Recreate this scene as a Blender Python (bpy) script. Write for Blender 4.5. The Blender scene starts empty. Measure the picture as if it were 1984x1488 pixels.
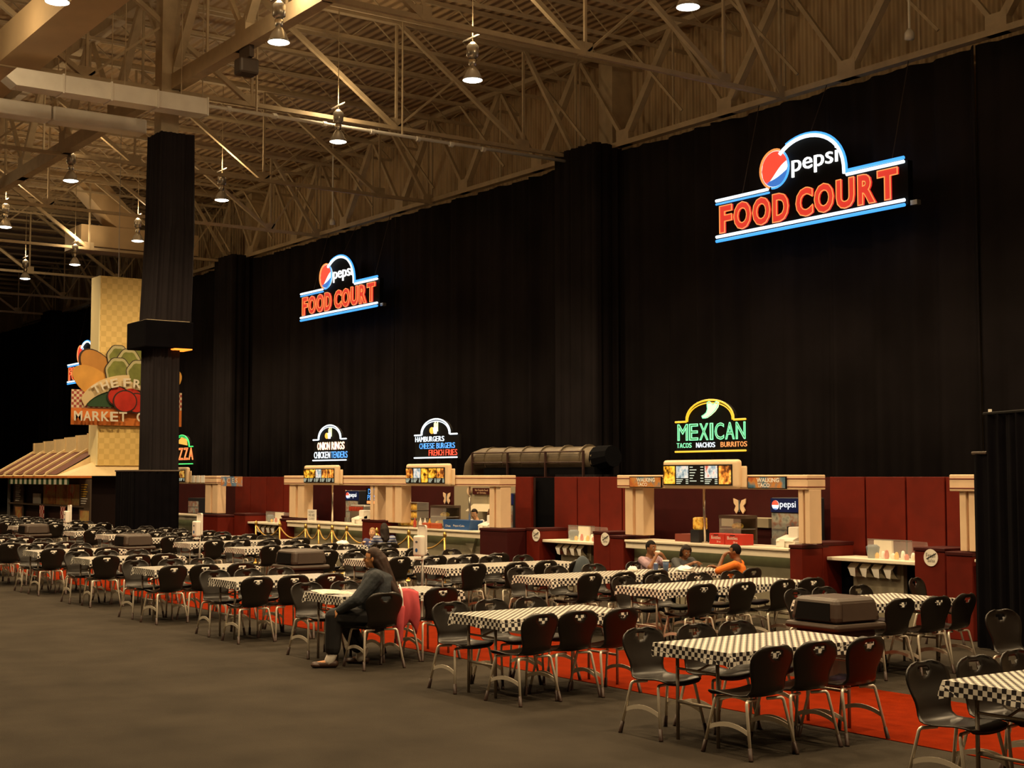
import bpy, bmesh, math, random
from mathutils import Vector, Matrix, Euler
random.seed(7)
SC = bpy.context.scene
COL = SC.collection
PI = math.pi

# ------------------------------------------------------------------ camera
F_PX = 2750.0
EYE = 2.08
TILT = math.radians(3.745)
YAW = math.radians(35.144)
fw = Vector((-math.cos(YAW), math.sin(YAW), 0))
rt = Vector((fw.y, -fw.x, 0))
cf = fw * math.cos(TILT) + Vector((0, 0, math.sin(TILT)))
cu = Vector((0, 0, math.cos(TILT))) - fw * math.sin(TILT)
cam_d = bpy.data.cameras.new('camera')
cam_d.sensor_width = 36.0
cam_d.lens = F_PX * 36.0 / 1984.0
cam_d.clip_end = 400
cam = bpy.data.objects.new('camera', cam_d)
COL.objects.link(cam)
M = Matrix.Identity(4)
for i in range(3):
    M[i][0] = rt[i]; M[i][1] = cu[i]; M[i][2] = -cf[i]
M[0][3] = 0; M[1][3] = 0; M[2][3] = EYE
cam.matrix_world = M
SC.camera = cam

# ------------------------------------------------------------------ world and exposure
w = bpy.data.worlds.new('hall_ambient'); SC.world = w; w.use_nodes = True
bg = w.node_tree.nodes['Background']
bg.inputs[0].default_value = (1.0, 0.68, 0.38, 1)
bg.inputs[1].default_value = 0.012
SC.view_settings.view_transform = 'Standard'
SC.view_settings.look = 'None'
SC.view_settings.exposure = 0.0
SC.view_settings.gamma = 1.0
SC.view_settings.use_curve_mapping = False
LAMP_POWER = 2050.0
LAMP_UP = 110.0
LAMP_COL = (1.0, 0.71, 0.38)

# ------------------------------------------------------------------ materials
MATS = {}
def mat(name, col=(.5, .5, .5), rough=.6, metal=0.0, emit=None, es=0.0, noise=0.0, nscale=8.0,
        bump=0.0, bscale=40.0, coat=0.0, sheen=0.0, alpha=None, trans=0.0, spec=0.5):
    if name in MATS: return MATS[name]
    m = bpy.data.materials.new(name); m.use_nodes = True
    nt = m.node_tree; b = nt.nodes['Principled BSDF']
    b.inputs['Base Color'].default_value = (*col, 1)
    b.inputs['Roughness'].default_value = rough
    b.inputs['Metallic'].default_value = metal
    b.inputs['Specular IOR Level'].default_value = spec
    if coat: b.inputs['Coat Weight'].default_value = coat; b.inputs['Coat Roughness'].default_value = .2
    if sheen: b.inputs['Sheen Weight'].default_value = sheen; b.inputs['Sheen Roughness'].default_value = .5
    if emit: b.inputs['Emission Color'].default_value = (*emit, 1); b.inputs['Emission Strength'].default_value = es
    if trans: b.inputs['Transmission Weight'].default_value = trans
    if alpha is not None: b.inputs['Alpha'].default_value = alpha
    if noise or bump:
        tc = nt.nodes.new('ShaderNodeTexCoord')
    if noise:
        n = nt.nodes.new('ShaderNodeTexNoise'); n.inputs['Scale'].default_value = nscale; n.inputs['Detail'].default_value = 4
        nt.links.new(tc.outputs['Object'], n.inputs['Vector'])
        r = nt.nodes.new('ShaderNodeValToRGB')
        r.color_ramp.elements[0].position = .3; r.color_ramp.elements[1].position = .7
        r.color_ramp.elements[0].color = (*[c * (1 - noise) for c in col], 1)
        r.color_ramp.elements[1].color = (*[min(1, c * (1 + noise)) for c in col], 1)
        nt.links.new(n.outputs['Fac'], r.inputs['Fac']); nt.links.new(r.outputs['Color'], b.inputs['Base Color'])
    if bump:
        n2 = nt.nodes.new('ShaderNodeTexNoise'); n2.inputs['Scale'].default_value = bscale; n2.inputs['Detail'].default_value = 3
        nt.links.new(tc.outputs['Object'], n2.inputs['Vector'])
        bp = nt.nodes.new('ShaderNodeBump'); bp.inputs['Strength'].default_value = bump; bp.inputs['Distance'].default_value = .02
        nt.links.new(n2.outputs['Fac'], bp.inputs['Height']); nt.links.new(bp.outputs['Normal'], b.inputs['Normal'])
    MATS[name] = m
    return m

def checker_mat(name, c1, c2, size, rough=.35, emit=0.0):
    m = bpy.data.materials.new(name); m.use_nodes = True; MATS[name] = m
    nt = m.node_tree; b = nt.nodes['Principled BSDF']; b.inputs['Roughness'].default_value = rough
    tc = nt.nodes.new('ShaderNodeTexCoord'); mp = nt.nodes.new('ShaderNodeMapping')
    mp.inputs['Location'].default_value = (.311, .173, .471)
    ck = nt.nodes.new('ShaderNodeTexChecker'); ck.inputs['Scale'].default_value = 1.0 / size
    ck.inputs['Color1'].default_value = (*c1, 1); ck.inputs['Color2'].default_value = (*c2, 1)
    nt.links.new(tc.outputs['Object'], mp.inputs['Vector']); nt.links.new(mp.outputs['Vector'], ck.inputs['Vector'])
    nt.links.new(ck.outputs['Color'], b.inputs['Base Color'])
    return m

def stripes_mat(name, c1, c2, axis, period, rough=.6, duty=.5):
    m = bpy.data.materials.new(name); m.use_nodes = True; MATS[name] = m
    nt = m.node_tree; b = nt.nodes['Principled BSDF']; b.inputs['Roughness'].default_value = rough
    tc = nt.nodes.new('ShaderNodeTexCoord'); sp = nt.nodes.new('ShaderNodeSeparateXYZ')
    nt.links.new(tc.outputs['Object'], sp.inputs[0])
    mu = nt.nodes.new('ShaderNodeMath'); mu.operation = 'DIVIDE'; mu.inputs[1].default_value = period
    nt.links.new(sp.outputs['XYZ'.index(axis)], mu.inputs[0])
    fr = nt.nodes.new('ShaderNodeMath'); fr.operation = 'FRACT'; nt.links.new(mu.outputs[0], fr.inputs[0])
    gt = nt.nodes.new('ShaderNodeMath'); gt.operation = 'GREATER_THAN'; gt.inputs[1].default_value = duty
    nt.links.new(fr.outputs[0], gt.inputs[0])
    mx = nt.nodes.new('ShaderNodeMix'); mx.data_type = 'RGBA'
    mx.inputs[6].default_value = (*c1, 1); mx.inputs[7].default_value = (*c2, 1)
    nt.links.new(gt.outputs[0], mx.inputs[0]); nt.links.new(mx.outputs[2], b.inputs['Base Color'])
    return m

def ribbed_mat(name, col, axis, period, strength=.6, rough=.6, noise=.15):
    m = mat(name, col, rough, noise=noise, nscale=.6)
    nt = m.node_tree; b = nt.nodes['Principled BSDF']
    tc = nt.nodes.new('ShaderNodeTexCoord'); sp = nt.nodes.new('ShaderNodeSeparateXYZ')
    nt.links.new(tc.outputs['Object'], sp.inputs[0])
    mu = nt.nodes.new('ShaderNodeMath'); mu.operation = 'MULTIPLY'; mu.inputs[1].default_value = 2 * PI / period
    nt.links.new(sp.outputs['XYZ'.index(axis)], mu.inputs[0])
    si = nt.nodes.new('ShaderNodeMath'); si.operation = 'SINE'; nt.links.new(mu.outputs[0], si.inputs[0])
    bp = nt.nodes.new('ShaderNodeBump'); bp.inputs['Strength'].default_value = strength; bp.inputs['Distance'].default_value = .05
    nt.links.new(si.outputs[0], bp.inputs['Height']); nt.links.new(bp.outputs['Normal'], b.inputs['Normal'])
    return m

def photo_mat(name, cols, scale, es=0.0, rough=.4, seed=0.0):
    """printed or backlit food picture: blotches of colour"""
    m = bpy.data.materials.new(name); m.use_nodes = True; MATS[name] = m
    nt = m.node_tree; b = nt.nodes['Principled BSDF']; b.inputs['Roughness'].default_value = rough
    tc = nt.nodes.new('ShaderNodeTexCoord'); mp = nt.nodes.new('ShaderNodeMapping')
    mp.inputs['Location'].default_value = (seed, seed * 1.7, seed * .6)
    n = nt.nodes.new('ShaderNodeTexNoise'); n.inputs['Scale'].default_value = scale; n.inputs['Detail'].default_value = 3
    r = nt.nodes.new('ShaderNodeValToRGB')
    els = r.color_ramp.elements
    k = len(cols)
    els[0].position = .28; els[0].color = (*cols[0], 1); els[1].position = .72; els[1].color = (*cols[-1], 1)
    for i in range(1, k - 1):
        e = els.new(.28 + .44 * i / (k - 1)); e.color = (*cols[i], 1)
    nt.links.new(tc.outputs['Object'], mp.inputs[0]); nt.links.new(mp.outputs[0], n.inputs['Vector'])
    nt.links.new(n.outputs['Fac'], r.inputs['Fac']); nt.links.new(r.outputs['Color'], b.inputs['Base Color'])
    if es:
        nt.links.new(r.outputs['Color'], b.inputs['Emission Color']); b.inputs['Emission Strength'].default_value = es
    return m

# surfaces
mat('carpet', (.042, .0345, .026), .95, noise=.22, nscale=1.3, bump=.5, bscale=160, spec=.1)
mat('red_carpet', (.180, .0150, .0018), .95, noise=.16, nscale=6, bump=.5, bscale=160, spec=.02)
ribbed_mat('siding', (.58, .43, .25), 'X', .30, .9)
ribbed_mat('roof_deck', (.46, .32, .18), 'Y', .35, .8)
mat('steel', (.50, .40, .26), .55, noise=.12, nscale=3)
mat('duct', (.95, .93, .86), .42, metal=.0, noise=.06, nscale=2)
mat('velvet', (.020, .0165, .0185), .9, sheen=.0, noise=.3, nscale=.5, spec=.1)
mat('black_cloth', (.0035, .003, .0042), .95, noise=.2, nscale=3, spec=.05)
mat('red_panel', (.118, .0085, .003), .65, noise=.14, nscale=4, spec=.18)
mat('dark_red', (.042, .0035, .0035), .6, noise=.12, nscale=4, spec=.2)
mat('dark_trim', (.03, .010, .008), .5)
mat('red_line', (.16, .02, .015), .5)
mat('cream', (.78, .56, .36), .55, noise=.06, nscale=3)
mat('cream_board', (.80, .60, .38), .5)
mat('counter_white', (.86, .78, .62), .35, noise=.03)
mat('grey_front', (.27, .24, .17), .6, noise=.12, nscale=5)
mat('dark_void', (.003, .003, .004), .9, spec=.05)
mat('chair_plastic', (.012, .0082, .006), .36, noise=.1, nscale=20, spec=.5)
mat('leg_metal', (.92, .84, .70), .33, metal=.35)
mat('chrome', (.80, .76, .68), .28, metal=1.0)
mat('brown_rubber', (.045, .022, .016), .5)
mat('table_metal', (.42, .36, .29), .45, metal=.6)
mat('table_top', (.45, .40, .33), .5)
checker_mat('check_cloth', (.88, .84, .76), (.035, .030, .032), .036, .28)
mat('bin_brown', (.055, .037, .027), .45, noise=.1)
mat('bin_dark', (.004, .0035, .0035), .7, spec=.1)
mat('white_plastic', (.82, .78, .70), .35)
mat('grey_metal', (.45, .43, .40), .4, metal=.7)
mat('brass', (.65, .42, .12), .35, metal=.9)
mat('rope_gold', (.45, .27, .06), .7)
mat('glass', (.9, .95, .9), .05, trans=.0, alpha=.16, spec=.8)
mat('lamp_shell', (.55, .52, .46), .25, metal=.6)
mat('lamp_lens', (1, 1, 1), .3, emit=(1.0, .93, .78), es=9.0)
mat('led', (1, 1, .8), .3, emit=(.82, .80, .36), es=1.6)
mat('paper', (.88, .85, .78), .6)
mat('ink', (.03, .03, .03), .6)

# ------------------------------------------------------------------ mesh helper
class MB:
    def __init__(s): s.v = []; s.f = []
    def add(s, vs, fs):
        o = len(s.v); s.v += [tuple(v) for v in vs]; s.f += [tuple(i + o for i in f) for f in fs]; return s
    def box(s, x0, x1, y0, y1, z0, z1, bev=0.0, seg=2, xf=None):
        if bev:
            bm = bmesh.new(); bmesh.ops.create_cube(bm, size=1)
            for v in bm.verts:
                v.co = Vector(((x0 + x1) / 2 + v.co.x * (x1 - x0), (y0 + y1) / 2 + v.co.y * (y1 - y0), (z0 + z1) / 2 + v.co.z * (z1 - z0)))
            bmesh.ops.bevel(bm, geom=bm.edges[:], offset=bev, segments=seg, affect='EDGES', profile=.5)
            vs = [v.co.copy() for v in bm.verts]; fs = [[v.index for v in f.verts] for f in bm.faces]; bm.free()
        else:
            vs = [Vector((x, y, z)) for z in (z0, z1) for y in (y0, y1) for x in (x0, x1)]
            fs = [(0, 2, 3, 1), (4, 5, 7, 6), (0, 1, 5, 4), (2, 6, 7, 3), (0, 4, 6, 2), (1, 3, 7, 5)]
        if xf is not None: vs = [xf @ v for v in vs]
        return s.add(vs, fs)
    def tube(s, pts, r, n=8, cap=True):
        pts = [Vector(p) for p in pts]; k = len(pts)
        rs = r if isinstance(r, (list, tuple)) else [r] * k
        ref = None; vs = []; fs = []
        for i, p in enumerate(pts):
            t = (pts[min(i + 1, k - 1)] - pts[max(i - 1, 0)]).normalized()
            if ref is None:
                a = Vector((0, 0, 1)) if abs(t.z) < .9 else Vector((1, 0, 0))
                ref = (a - t * a.dot(t)).normalized()
            else: ref = (ref - t * ref.dot(t)).normalized()
            b = t.cross(ref)
            for j in range(n):
                an = 2 * PI * j / n
                vs.append(p + (ref * math.cos(an) + b * math.sin(an)) * rs[i])
        for i in range(k - 1):
            for j in range(n):
                j2 = (j + 1) % n
                fs.append((i * n + j, i * n + j2, (i + 1) * n + j2, (i + 1) * n + j))
        if cap:
            fs.append(tuple(range(n - 1, -1, -1))); fs.append(tuple((k - 1) * n + j for j in range(n)))
        return s.add(vs, fs)
    def beam(s, p, q, wd, ht):
        p, q = Vector(p), Vector(q); t = (q - p).normalized()
        a = Vector((0, 0, 1)) if abs(t.z) < .95 else Vector((0, 1, 0))
        u = t.cross(a).normalized(); v = u.cross(t).normalized()
        vs = [c + u * (sx * wd / 2) + v * (sy * ht / 2) for c in (p, q) for sx, sy in ((-1, -1), (1, -1), (1, 1), (-1, 1))]
        return s.add(vs, [(0, 1, 2, 3), (7, 6, 5, 4), (0, 4, 5, 1), (1, 5, 6, 2), (2, 6, 7, 3), (3, 7, 4, 0)])
    def lathe(s, prof, n=16, c=(0, 0, 0)):
        vs = []; fs = []; k = len(prof)
        for r_, z in prof:
            for j in range(n):
                a = 2 * PI * j / n; vs.append((c[0] + r_ * math.cos(a), c[1] + r_ * math.sin(a), c[2] + z))
        for i in range(k - 1):
            for j in range(n):
                j2 = (j + 1) % n; fs.append((i * n + j, i * n + j2, (i + 1) * n + j2, (i + 1) * n + j))
        fs.append(tuple(range(n - 1, -1, -1))); fs.append(tuple((k - 1) * n + j for j in range(n)))
        return s.add(vs, fs)
    def prism(s, outline, d0, d1, plane='XZ'):
        """outline in a vertical plane, extruded d0..d1 along the third axis"""
        n = len(outline); vs = []
        for d in (d0, d1):
            for a, b in outline:
                vs.append((a, d, b) if plane == 'XZ' else (d, a, b) if plane == 'YZ' else (a, b, d))
        fs = [tuple(range(n)), tuple(range(2 * n - 1, n - 1, -1))]
        for i in range(n):
            j = (i + 1) % n; fs.append((i, n + i, n + j, j))
        return s.add(vs, fs)
    def ell(s, c, r, n=12, m=8, xf=None):
        vs = []; fs = []
        c = Vector(c)
        for i in range(m + 1):
            th = PI * i / m
            for j in range(n):
                ph = 2 * PI * j / n
                v = Vector((r[0] * math.sin(th) * math.cos(ph), r[1] * math.sin(th) * math.sin(ph), r[2] * math.cos(th)))
                if xf is not None: v = xf @ v
                vs.append(c + v)
        for i in range(m):
            for j in range(n):
                j2 = (j + 1) % n; fs.append((i * n + j, (i + 1) * n + j, (i + 1) * n + j2, i * n + j2))
        return s.add(vs, fs)
    def caps(s, p, r0, q, r1, n=10):
        p, q = Vector(p), Vector(q); t = (q - p); L = t.length
        if L < 1e-6: return s.ell(p, (r0, r0, r0))
        t /= L; pts = []; rs = []
        for a in (90, 60, 30, 0):
            pts.append(p - t * r0 * math.sin(math.radians(a))); rs.append(max(r0 * math.cos(math.radians(a)), .0008))
        for a in (0, 30, 60, 90):
            pts.append(q + t * r1 * math.sin(math.radians(a))); rs.append(max(r1 * math.cos(math.radians(a)), .0008))
        # fixed tangent frame
        a = Vector((0, 0, 1)) if abs(t.z) < .9 else Vector((1, 0, 0))
        u = (a - t * a.dot(t)).normalized(); b = t.cross(u); k = len(pts)
        vs = [pp + (u * math.cos(2 * PI * j / n) + b * math.sin(2 * PI * j / n)) * rr for pp, rr in zip(pts, rs) for j in range(n)]
        fs = [(i * n + j, i * n + (j + 1) % n, (i + 1) * n + (j + 1) % n, (i + 1) * n + j) for i in range(k - 1) for j in range(n)]
        fs += [tuple(range(n - 1, -1, -1)), tuple((k - 1) * n + j for j in range(n))]
        return s.add(vs, fs)
    def mesh(s, name, m, smooth=False):
        me = bpy.data.meshes.new(name); me.from_pydata(s.v, [], s.f); me.update()
        bm = bmesh.new(); bm.from_mesh(me); bmesh.ops.recalc_face_normals(bm, faces=bm.faces[:]); bm.to_mesh(me); bm.free()
        me.materials.append(MATS[m] if isinstance(m, str) else m)
        if smooth:
            me.polygons.foreach_set('use_smooth', [True] * len(me.polygons))
        return me
    def build(s, name, m, parent=None, smooth=False):
        return link(name, s.mesh(name, m, smooth), parent)

def link(name, data, parent=None, loc=None, rot=None):
    o = bpy.data.objects.new(name, data); COL.objects.link(o)
    if parent: o.parent = parent
    if loc is not None: o.location = loc
    if rot is not None: o.rotation_euler = rot
    return o

def tag(o, label=None, cat=None, group=None, kind=None):
    if label: o['label'] = label
    if cat: o['category'] = cat
    if group: o['group'] = group
    if kind: o['kind'] = kind
    return o

def thing(name, label, cat, loc=(0, 0, 0), rz=0.0, group=None):
    o = link(name, None, None, loc, (0, 0, rz)); o.empty_display_size = .2
    return tag(o, label, cat, group)

def struct(name, mb, m, smooth=False):
    return tag(mb.build(name, m, None, smooth), kind='structure')

KIDS = {}
def child(name, mb, m, parent, smooth=False):
    o = mb.build(name, m, parent, smooth); KIDS.setdefault(parent.name, []).append(o); return o

def copy_tree(o, parent=None):
    c = o.copy(); COL.objects.link(c)
    if parent: c.parent = parent
    for k in [x for x in ALLKIDS(o)]:
        copy_tree(k, c)
    return c
def ALLKIDS(o): return list(o.children)

TMP = bpy.data.scenes.new('lettering_workshop')   # small scratch scene, removed at the end
def text_mesh(s, wd, ht, m, outline=0.0, extrude=0.0, off=0.0, spacing=1.0):
    """lettering as a mesh in local XY, scaled to wd x ht, lower left at the origin"""
    cu_ = bpy.data.curves.new('lettering', 'FONT'); cu_.body = s; cu_.size = 1.0; cu_.space_character = spacing
    cu_.resolution_u = 3
    if outline:
        cu_.fill_mode = 'NONE'; cu_.bevel_depth = outline; cu_.bevel_resolution = 1; cu_.offset = off
    else:
        cu_.extrude = extrude; cu_.offset = off
    ob = bpy.data.objects.new('lettering', cu_); TMP.collection.objects.link(ob)
    TMP.view_layers[0].update()
    me = bpy.data.meshes.new_from_object(ob.evaluated_get(TMP.view_layers[0].depsgraph))
    bpy.data.objects.remove(ob); bpy.data.curves.remove(cu_)
    xs = [v.co.x for v in me.vertices]; ys = [v.co.y for v in me.vertices]
    x0, x1, y0, y1 = min(xs), max(xs), min(ys), max(ys)
    sx = wd / (x1 - x0); sy = ht / (y1 - y0)
    for v in me.vertices:
        v.co.x = (v.co.x - x0) * sx; v.co.y = (v.co.y - y0) * sy
        if outline: v.co.z *= (sx + sy) / 2
    me.materials.clear(); me.materials.append(MATS[m] if isinstance(m, str) else m)
    return me
ROT_F = (PI / 2, 0, 0)          # faces -Y
ROT_X = (PI / 2, 0, PI / 2)     # faces +X
def text(name, s, wd, ht, m, parent, loc, rot=ROT_F, **k):
    return link(name, text_mesh(s, wd, ht, m, **k), parent, loc, rot)

# ------------------------------------------------------------------ setting: floor, roof, walls
fl = struct('floor', MB().box(-125, 8, -14, 31, -.2, 0), 'carpet')
MB().box(-60, 2, 9.0, 11.0, 0, .006).build('carpet_runner', 'red_carpet', fl)
ceil = struct('ceiling', MB().box(-125, 8, -16, 31, 16.25, 16.45), 'roof_deck')
wb = struct('wall_back', MB().box(-125, 8, 30.0, 30.2, 0, 16.25), 'siding')
struct('wall_left', MB().box(-121, -120.8, -14, 30, 0, 16.25), 'siding')
# pilasters of the siding wall
for x in (-8.2, -36.1, -64.0, -92.0):
    o = MB().box(x - .35, x + .35, 29.2, 30, 12.4, 16.25).build('wall_column', 'steel', wb)
for k in range(48):      # light roof joists
    x = 2.0 - 2.325 * k
    mb = MB().beam((x, -14, 15.45), (x, 30, 15.45), .07, .10).beam((x, -14, 16.15), (x, 30, 16.15), .09, .12)
    if x > -75:
        y = -2.0; up_ = True
        while y < 29.3:
            mb.beam((x, y, 15.45 if up_ else 16.1), (x, y + .8, 16.1 if up_ else 15.45), .03, .03); y += .8; up_ = not up_
    mb.build('roof_joist', 'steel', ceil)

ZB, ZT = 12.65, 15.95
def truss_y(x, y0, y1, panel, label):
    t = thing('roof_truss', label, 'truss', (x, 0, 0), group='cross trusses under the roof')
    child('bottom_chord', MB().beam((0, y0, ZB), (0, y1, ZB), .12, .12), 'steel', t)
    child('top_chord', MB().beam((0, y0, ZT), (0, y1, ZT), .20, .20), 'steel', t)
    y = y0; i = 0
    while y < y1 - .1:
        yn = min(y + panel, y1)
        child('diagonal', MB().beam((0, y, ZT), (0, yn, ZB), .13, .13), 'steel', t)
        child('vertical', MB().beam((0, yn, ZB), (0, yn, ZT), .07, .07), 'steel', t)
        if i % 2: child('diagonal', MB().beam((0, yn, ZB), (0, min(yn + panel * .8, y1), ZT), .06, .06), 'steel', t)
        child('gusset', MB().box(-.03, .03, yn - .22, yn + .22, ZB - .08, ZB + .3), 'steel', t)
        y = yn; i += 1
for x in (-18.2, -27.5, -36.8, -46.1, -55.4, -64.7, -74.0, -83.3, -92.6):
    truss_y(x, 2.6 if x > -50 else 7.3, 28.5, 2.375 * 2 if x != -36.8 else 2.375 * 2, 'pale steel cross truss of slanting struts spanning under the roof')

def girder_x(y, x0, x1, ch, name, label, wd):
    t = thing(name, label, 'truss', (0, y, 0))
    child('bottom_chord', MB().beam((x0, 0, ZB + ch / 2), (x1, 0, ZB + ch / 2), wd, ch), 'steel', t)
    child('top_chord', MB().beam((x0, 0, ZT), (x1, 0, ZT), wd, ch), 'steel', t)
    n = int(round((x1 - x0) / 4.66)); dx = (x1 - x0) / n
    for i in range(n):
        a = x0 + dx * i
        child('diagonal', MB().beam((a, 0, ZB + ch), (a + dx / 2, 0, ZT), .22, .22), 'steel', t)
        child('diagonal', MB().beam((a + dx, 0, ZB + ch), (a + dx / 2, 0, ZT), .12, .12), 'steel', t)
        child('vertical', MB().beam((a + dx / 2, 0, ZB + ch), (a + dx / 2, 0, ZT), .06, .06), 'steel', t)
        child('gusset', MB().box(a - .3, a + .3, -.12, .12, ZB, ZB + ch + .35), 'steel', t)
girder_x(14.5, -36.8 - 4.66 * 14, -36.8 + 4.66 * 8, .42, 'roof_girder', 'heavy steel girder truss carried by the black draped column', .30)
girder_x(28.75, -34.56 - 4.66 * 14, -34.56 + 4.66 * 8, .16, 'wall_girder', 'steel girder truss along the siding wall above the black drapes', .25)
# shorter sway struts from the wall girder
t = thing('sway_brace', 'row of slim steel struts crossing in front of the siding wall', 'brace', (0, 27.6, 0))
for i in range(20):
    a = -34.56 + 2.33 + 4.66 * (i - 13)
    child('strut', MB().beam((a - 1.1, 0, ZT - .3), (a + 1.0, .6, ZB + .35), .07, .07), 'steel', t)

# ------------------------------------------------------------------ high drapes along the wall
def drape_mesh(x0, x1, y, z0, z1, amp, seedv, m='velvet', n_per=.09):
    n = int((x1 - x0) / n_per); rnd = random.Random(seedv)
    ph = [rnd.uniform(0, 6.28) for _ in range(4)]; fr = [rnd.uniform(.9, 1.1) * f for f in (2.4, 5.3, 9.1, 17.0)]
    vs = []; fs = []
    for zi, z in enumerate((z0, z1)):
        for i in range(n + 1):
            x = x0 + (x1 - x0) * i / n
            d = sum(a * math.sin(f * x + p) for a, f, p in zip((.5, .55, .35, .15), fr, ph)) * amp
            e = min(1, min(i, n - i) / 3)
            vs.append((x, y - d * (.75 + .25 * zi) - .12 * (1 - e), z))
    for i in range(n): fs.append((i, i + 1, n + 2 + i, n + 1 + i))
    mb = MB(); mb.add(vs, fs); me = mb.mesh('drape', m, True)
    return me
edges = [-12.0]
while edges[-1] > -119: edges.append(edges[-1] - 4.66)
for i in range(len(edges) - 1):
    o = link('tall_drape', drape_mesh(edges[i + 1], edges[i], 29.0, 0, ZB - .06, .11, i))
    md = o.modifiers.new('thickness', 'SOLIDIFY'); md.thickness = .02
    tag(o, 'tall black drape panel hanging along the hall wall behind the food stalls', 'curtain', 'tall black wall drapes')
for x in (-36.1, -64.0, -92.0):      # drapes wrapped round the wall columns
    mb = MB(); n = 60; vs = []; fs = []
    for zi, z in enumerate((0.0, 12.75)):
        for i in range(n + 1):
            a = i / n * 4.4
            px, py = (x - 1.1, 29.0 - a) if a < 1.1 else (x - 1.1 + (a - 1.1), 27.9) if a < 3.3 else (x + 1.1, 27.9 + a - 3.3)
            d = .05 * math.sin(a * 17) + .04 * math.sin(a * 29 + 1)
            vs.append((px + (d if a < 1.1 or a > 3.3 else 0), py + (d if 1.1 <= a <= 3.3 else 0), z))
    for i in range(n): fs.append((i, i + 1, n + 2 + i, n + 1 + i))
    fs.append(tuple(n + 1 + i for i in range(n + 1)))
    o = mb.add(vs, fs).build('column_drape', 'velvet', None, True)
    tag(o, 'black drape boxed around a wall column, standing out from the long drapes', 'curtain', 'drapes around wall columns')

# ------------------------------------------------------------------ free-standing column with black drape
t = thing('draped_column', 'tall square hall column wrapped in black drape to the roof girder', 'column', (-36.8, 14.28, 0))
child('steel_post', MB().box(-.25, .25, -.2, .3, 11.0, 15.9), 'steel', t)
mb = MB(); n = 96; vs = []; fs = []
levels = [(0, .40, 0), (3, .39, 0), (5.6, .38, 0), (5.9, .52, .12), (6.4, .52, .12), (8.7, .50, .20), (11.4, .475, .20)]
for z, hw, oy in levels:
    for i in range(n):
        a = i / n * 4; sd = int(a); f = (a - sd) * 2 - 1
        d = hw + .025 * math.sin(i * 1.9) + .02 * math.sin(i * .83 + 1)
        p = [(f * hw, -d), (d, f * hw), (-f * hw, d), (-d, -f * hw)][sd]
        vs.append((p[0], p[1] + oy, z))
for l in range(len(levels) - 1):
    for i in range(n): fs.append((l * n + i, l * n + (i + 1) % n, (l + 1) * n + (i + 1) % n, (l + 1) * n + i))
fs.append(tuple((len(levels) - 1) * n + i for i in range(n)))
child('drape', mb.add(vs, fs), 'velvet', t, True)
t2 = thing('column_collar', 'black boxed collar fixed around the draped column above head height', 'speaker box', (-36.8, 14.24, 0))
child('casing', MB().box(-.68, .68, -.68, .68, 5.52, 6.24, .03), 'black_cloth', t2)
child('bracket', MB().box(-.6, .6, -.6, .6, 6.24, 6.26), 'steel', t2)
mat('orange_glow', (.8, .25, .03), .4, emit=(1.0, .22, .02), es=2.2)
child('orange_panel', MB().box(.0, .66, .16, .66, 5.49, 5.52), 'orange_glow', t2)  # plain orange plate with emission, under the casing
# low black masking drape round the column base
t = thing('masking_drape', 'low black pipe-and-drape booth boxed around the column base', 'partition', (-36.8, 14.02, 0))
def fold_wall(p, q, z0, z1, amp=.03, step=.05, m='black_cloth', seedv=0):
    p, q = Vector((*p, 0)), Vector((*q, 0)); L = (q - p).length; tt = (q - p) / L; nn = Vector((tt.y, -tt.x, 0))
    n = max(4, int(L / step)); vs = []; fs = []; rnd = random.Random(seedv); a0 = rnd.uniform(0, 6)
    for z in (z0, z1):
        for i in range(n + 1):
            s_ = L * i / n; d = amp * (math.sin(s_ * 31 + a0) + .6 * math.sin(s_ * 53 + 2 * a0))
            c = p + tt * s_ + nn * d; vs.append((c.x, c.y, z))
    for i in range(n): fs.append((i, i + 1, n + 2 + i, n + 1 + i))
    return MB().add(vs, fs)
for a, b in (((.6, -.62), (.6, .60)), ((-.9, -.62), (.6, -.62)), ((.6, .60), (-.9, .60))):
    child('drape', fold_wall(a, b, .02, 2.22, .02), 'black_cloth', t, True)
child('rail', MB().tube([(-.9, -.62, 2.24), (.6, -.62, 2.24), (.6, .60, 2.24)], .025), 'bin_brown', t)

# ------------------------------------------------------------------ ducts under the roof
t = thing('supply_duct', 'bright white rectangular duct hung in front of the draped column', 'duct', (-35.6, 0, 0))
ys = [9.95, 11.15, 12.4, 13.65, 15.05]
for i in range(4):
    child('section', MB().box(-.55, 0, ys[i], ys[i + 1] - .02, 11.84, 12.28), 'duct', t)
    child('flange', MB().box(-.58, .03, ys[i + 1] - .05, ys[i + 1] - .01, 11.81, 12.31), 'duct', t)
child('end_cap', MB().prism([(9.95, 11.84), (9.95, 12.28), (9.70, 12.02)], -.55, 0, 'YZ'), 'duct', t)
for y in (11.2, 12.4, 12.75, 14.3, 14.9):
    child('hanger_rod', MB().tube([(-.1, y, 12.28), (-.1, y, 15.9)], .014, 6), 'steel', t)
t = thing('return_duct', 'long pale duct running behind the draped column below the girder', 'duct', (-38.6, 0, 0))
for i in range(5):
    y0 = 1.0 + 2.7 * i
    child('section', MB().box(-.6, 0, y0, y0 + 2.66, 11.84, 12.25, .05), 'duct', t)
for y in (4, 8, 12): child('hanger_rod', MB().tube([(-.3, y, 12.2), (-.3, y, 15.9)], .014, 6), 'steel', t)
t = thing('sprinkler_pipe', 'thin pale pipe with couplings running from the white duct to the wall', 'pipe', (-36.6, 0, 0))
child('pipe', MB().tube([(0, 15.1, 12.36), (0, 28.3, 12.42)], .055, 8), 'duct', t, True)
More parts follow.
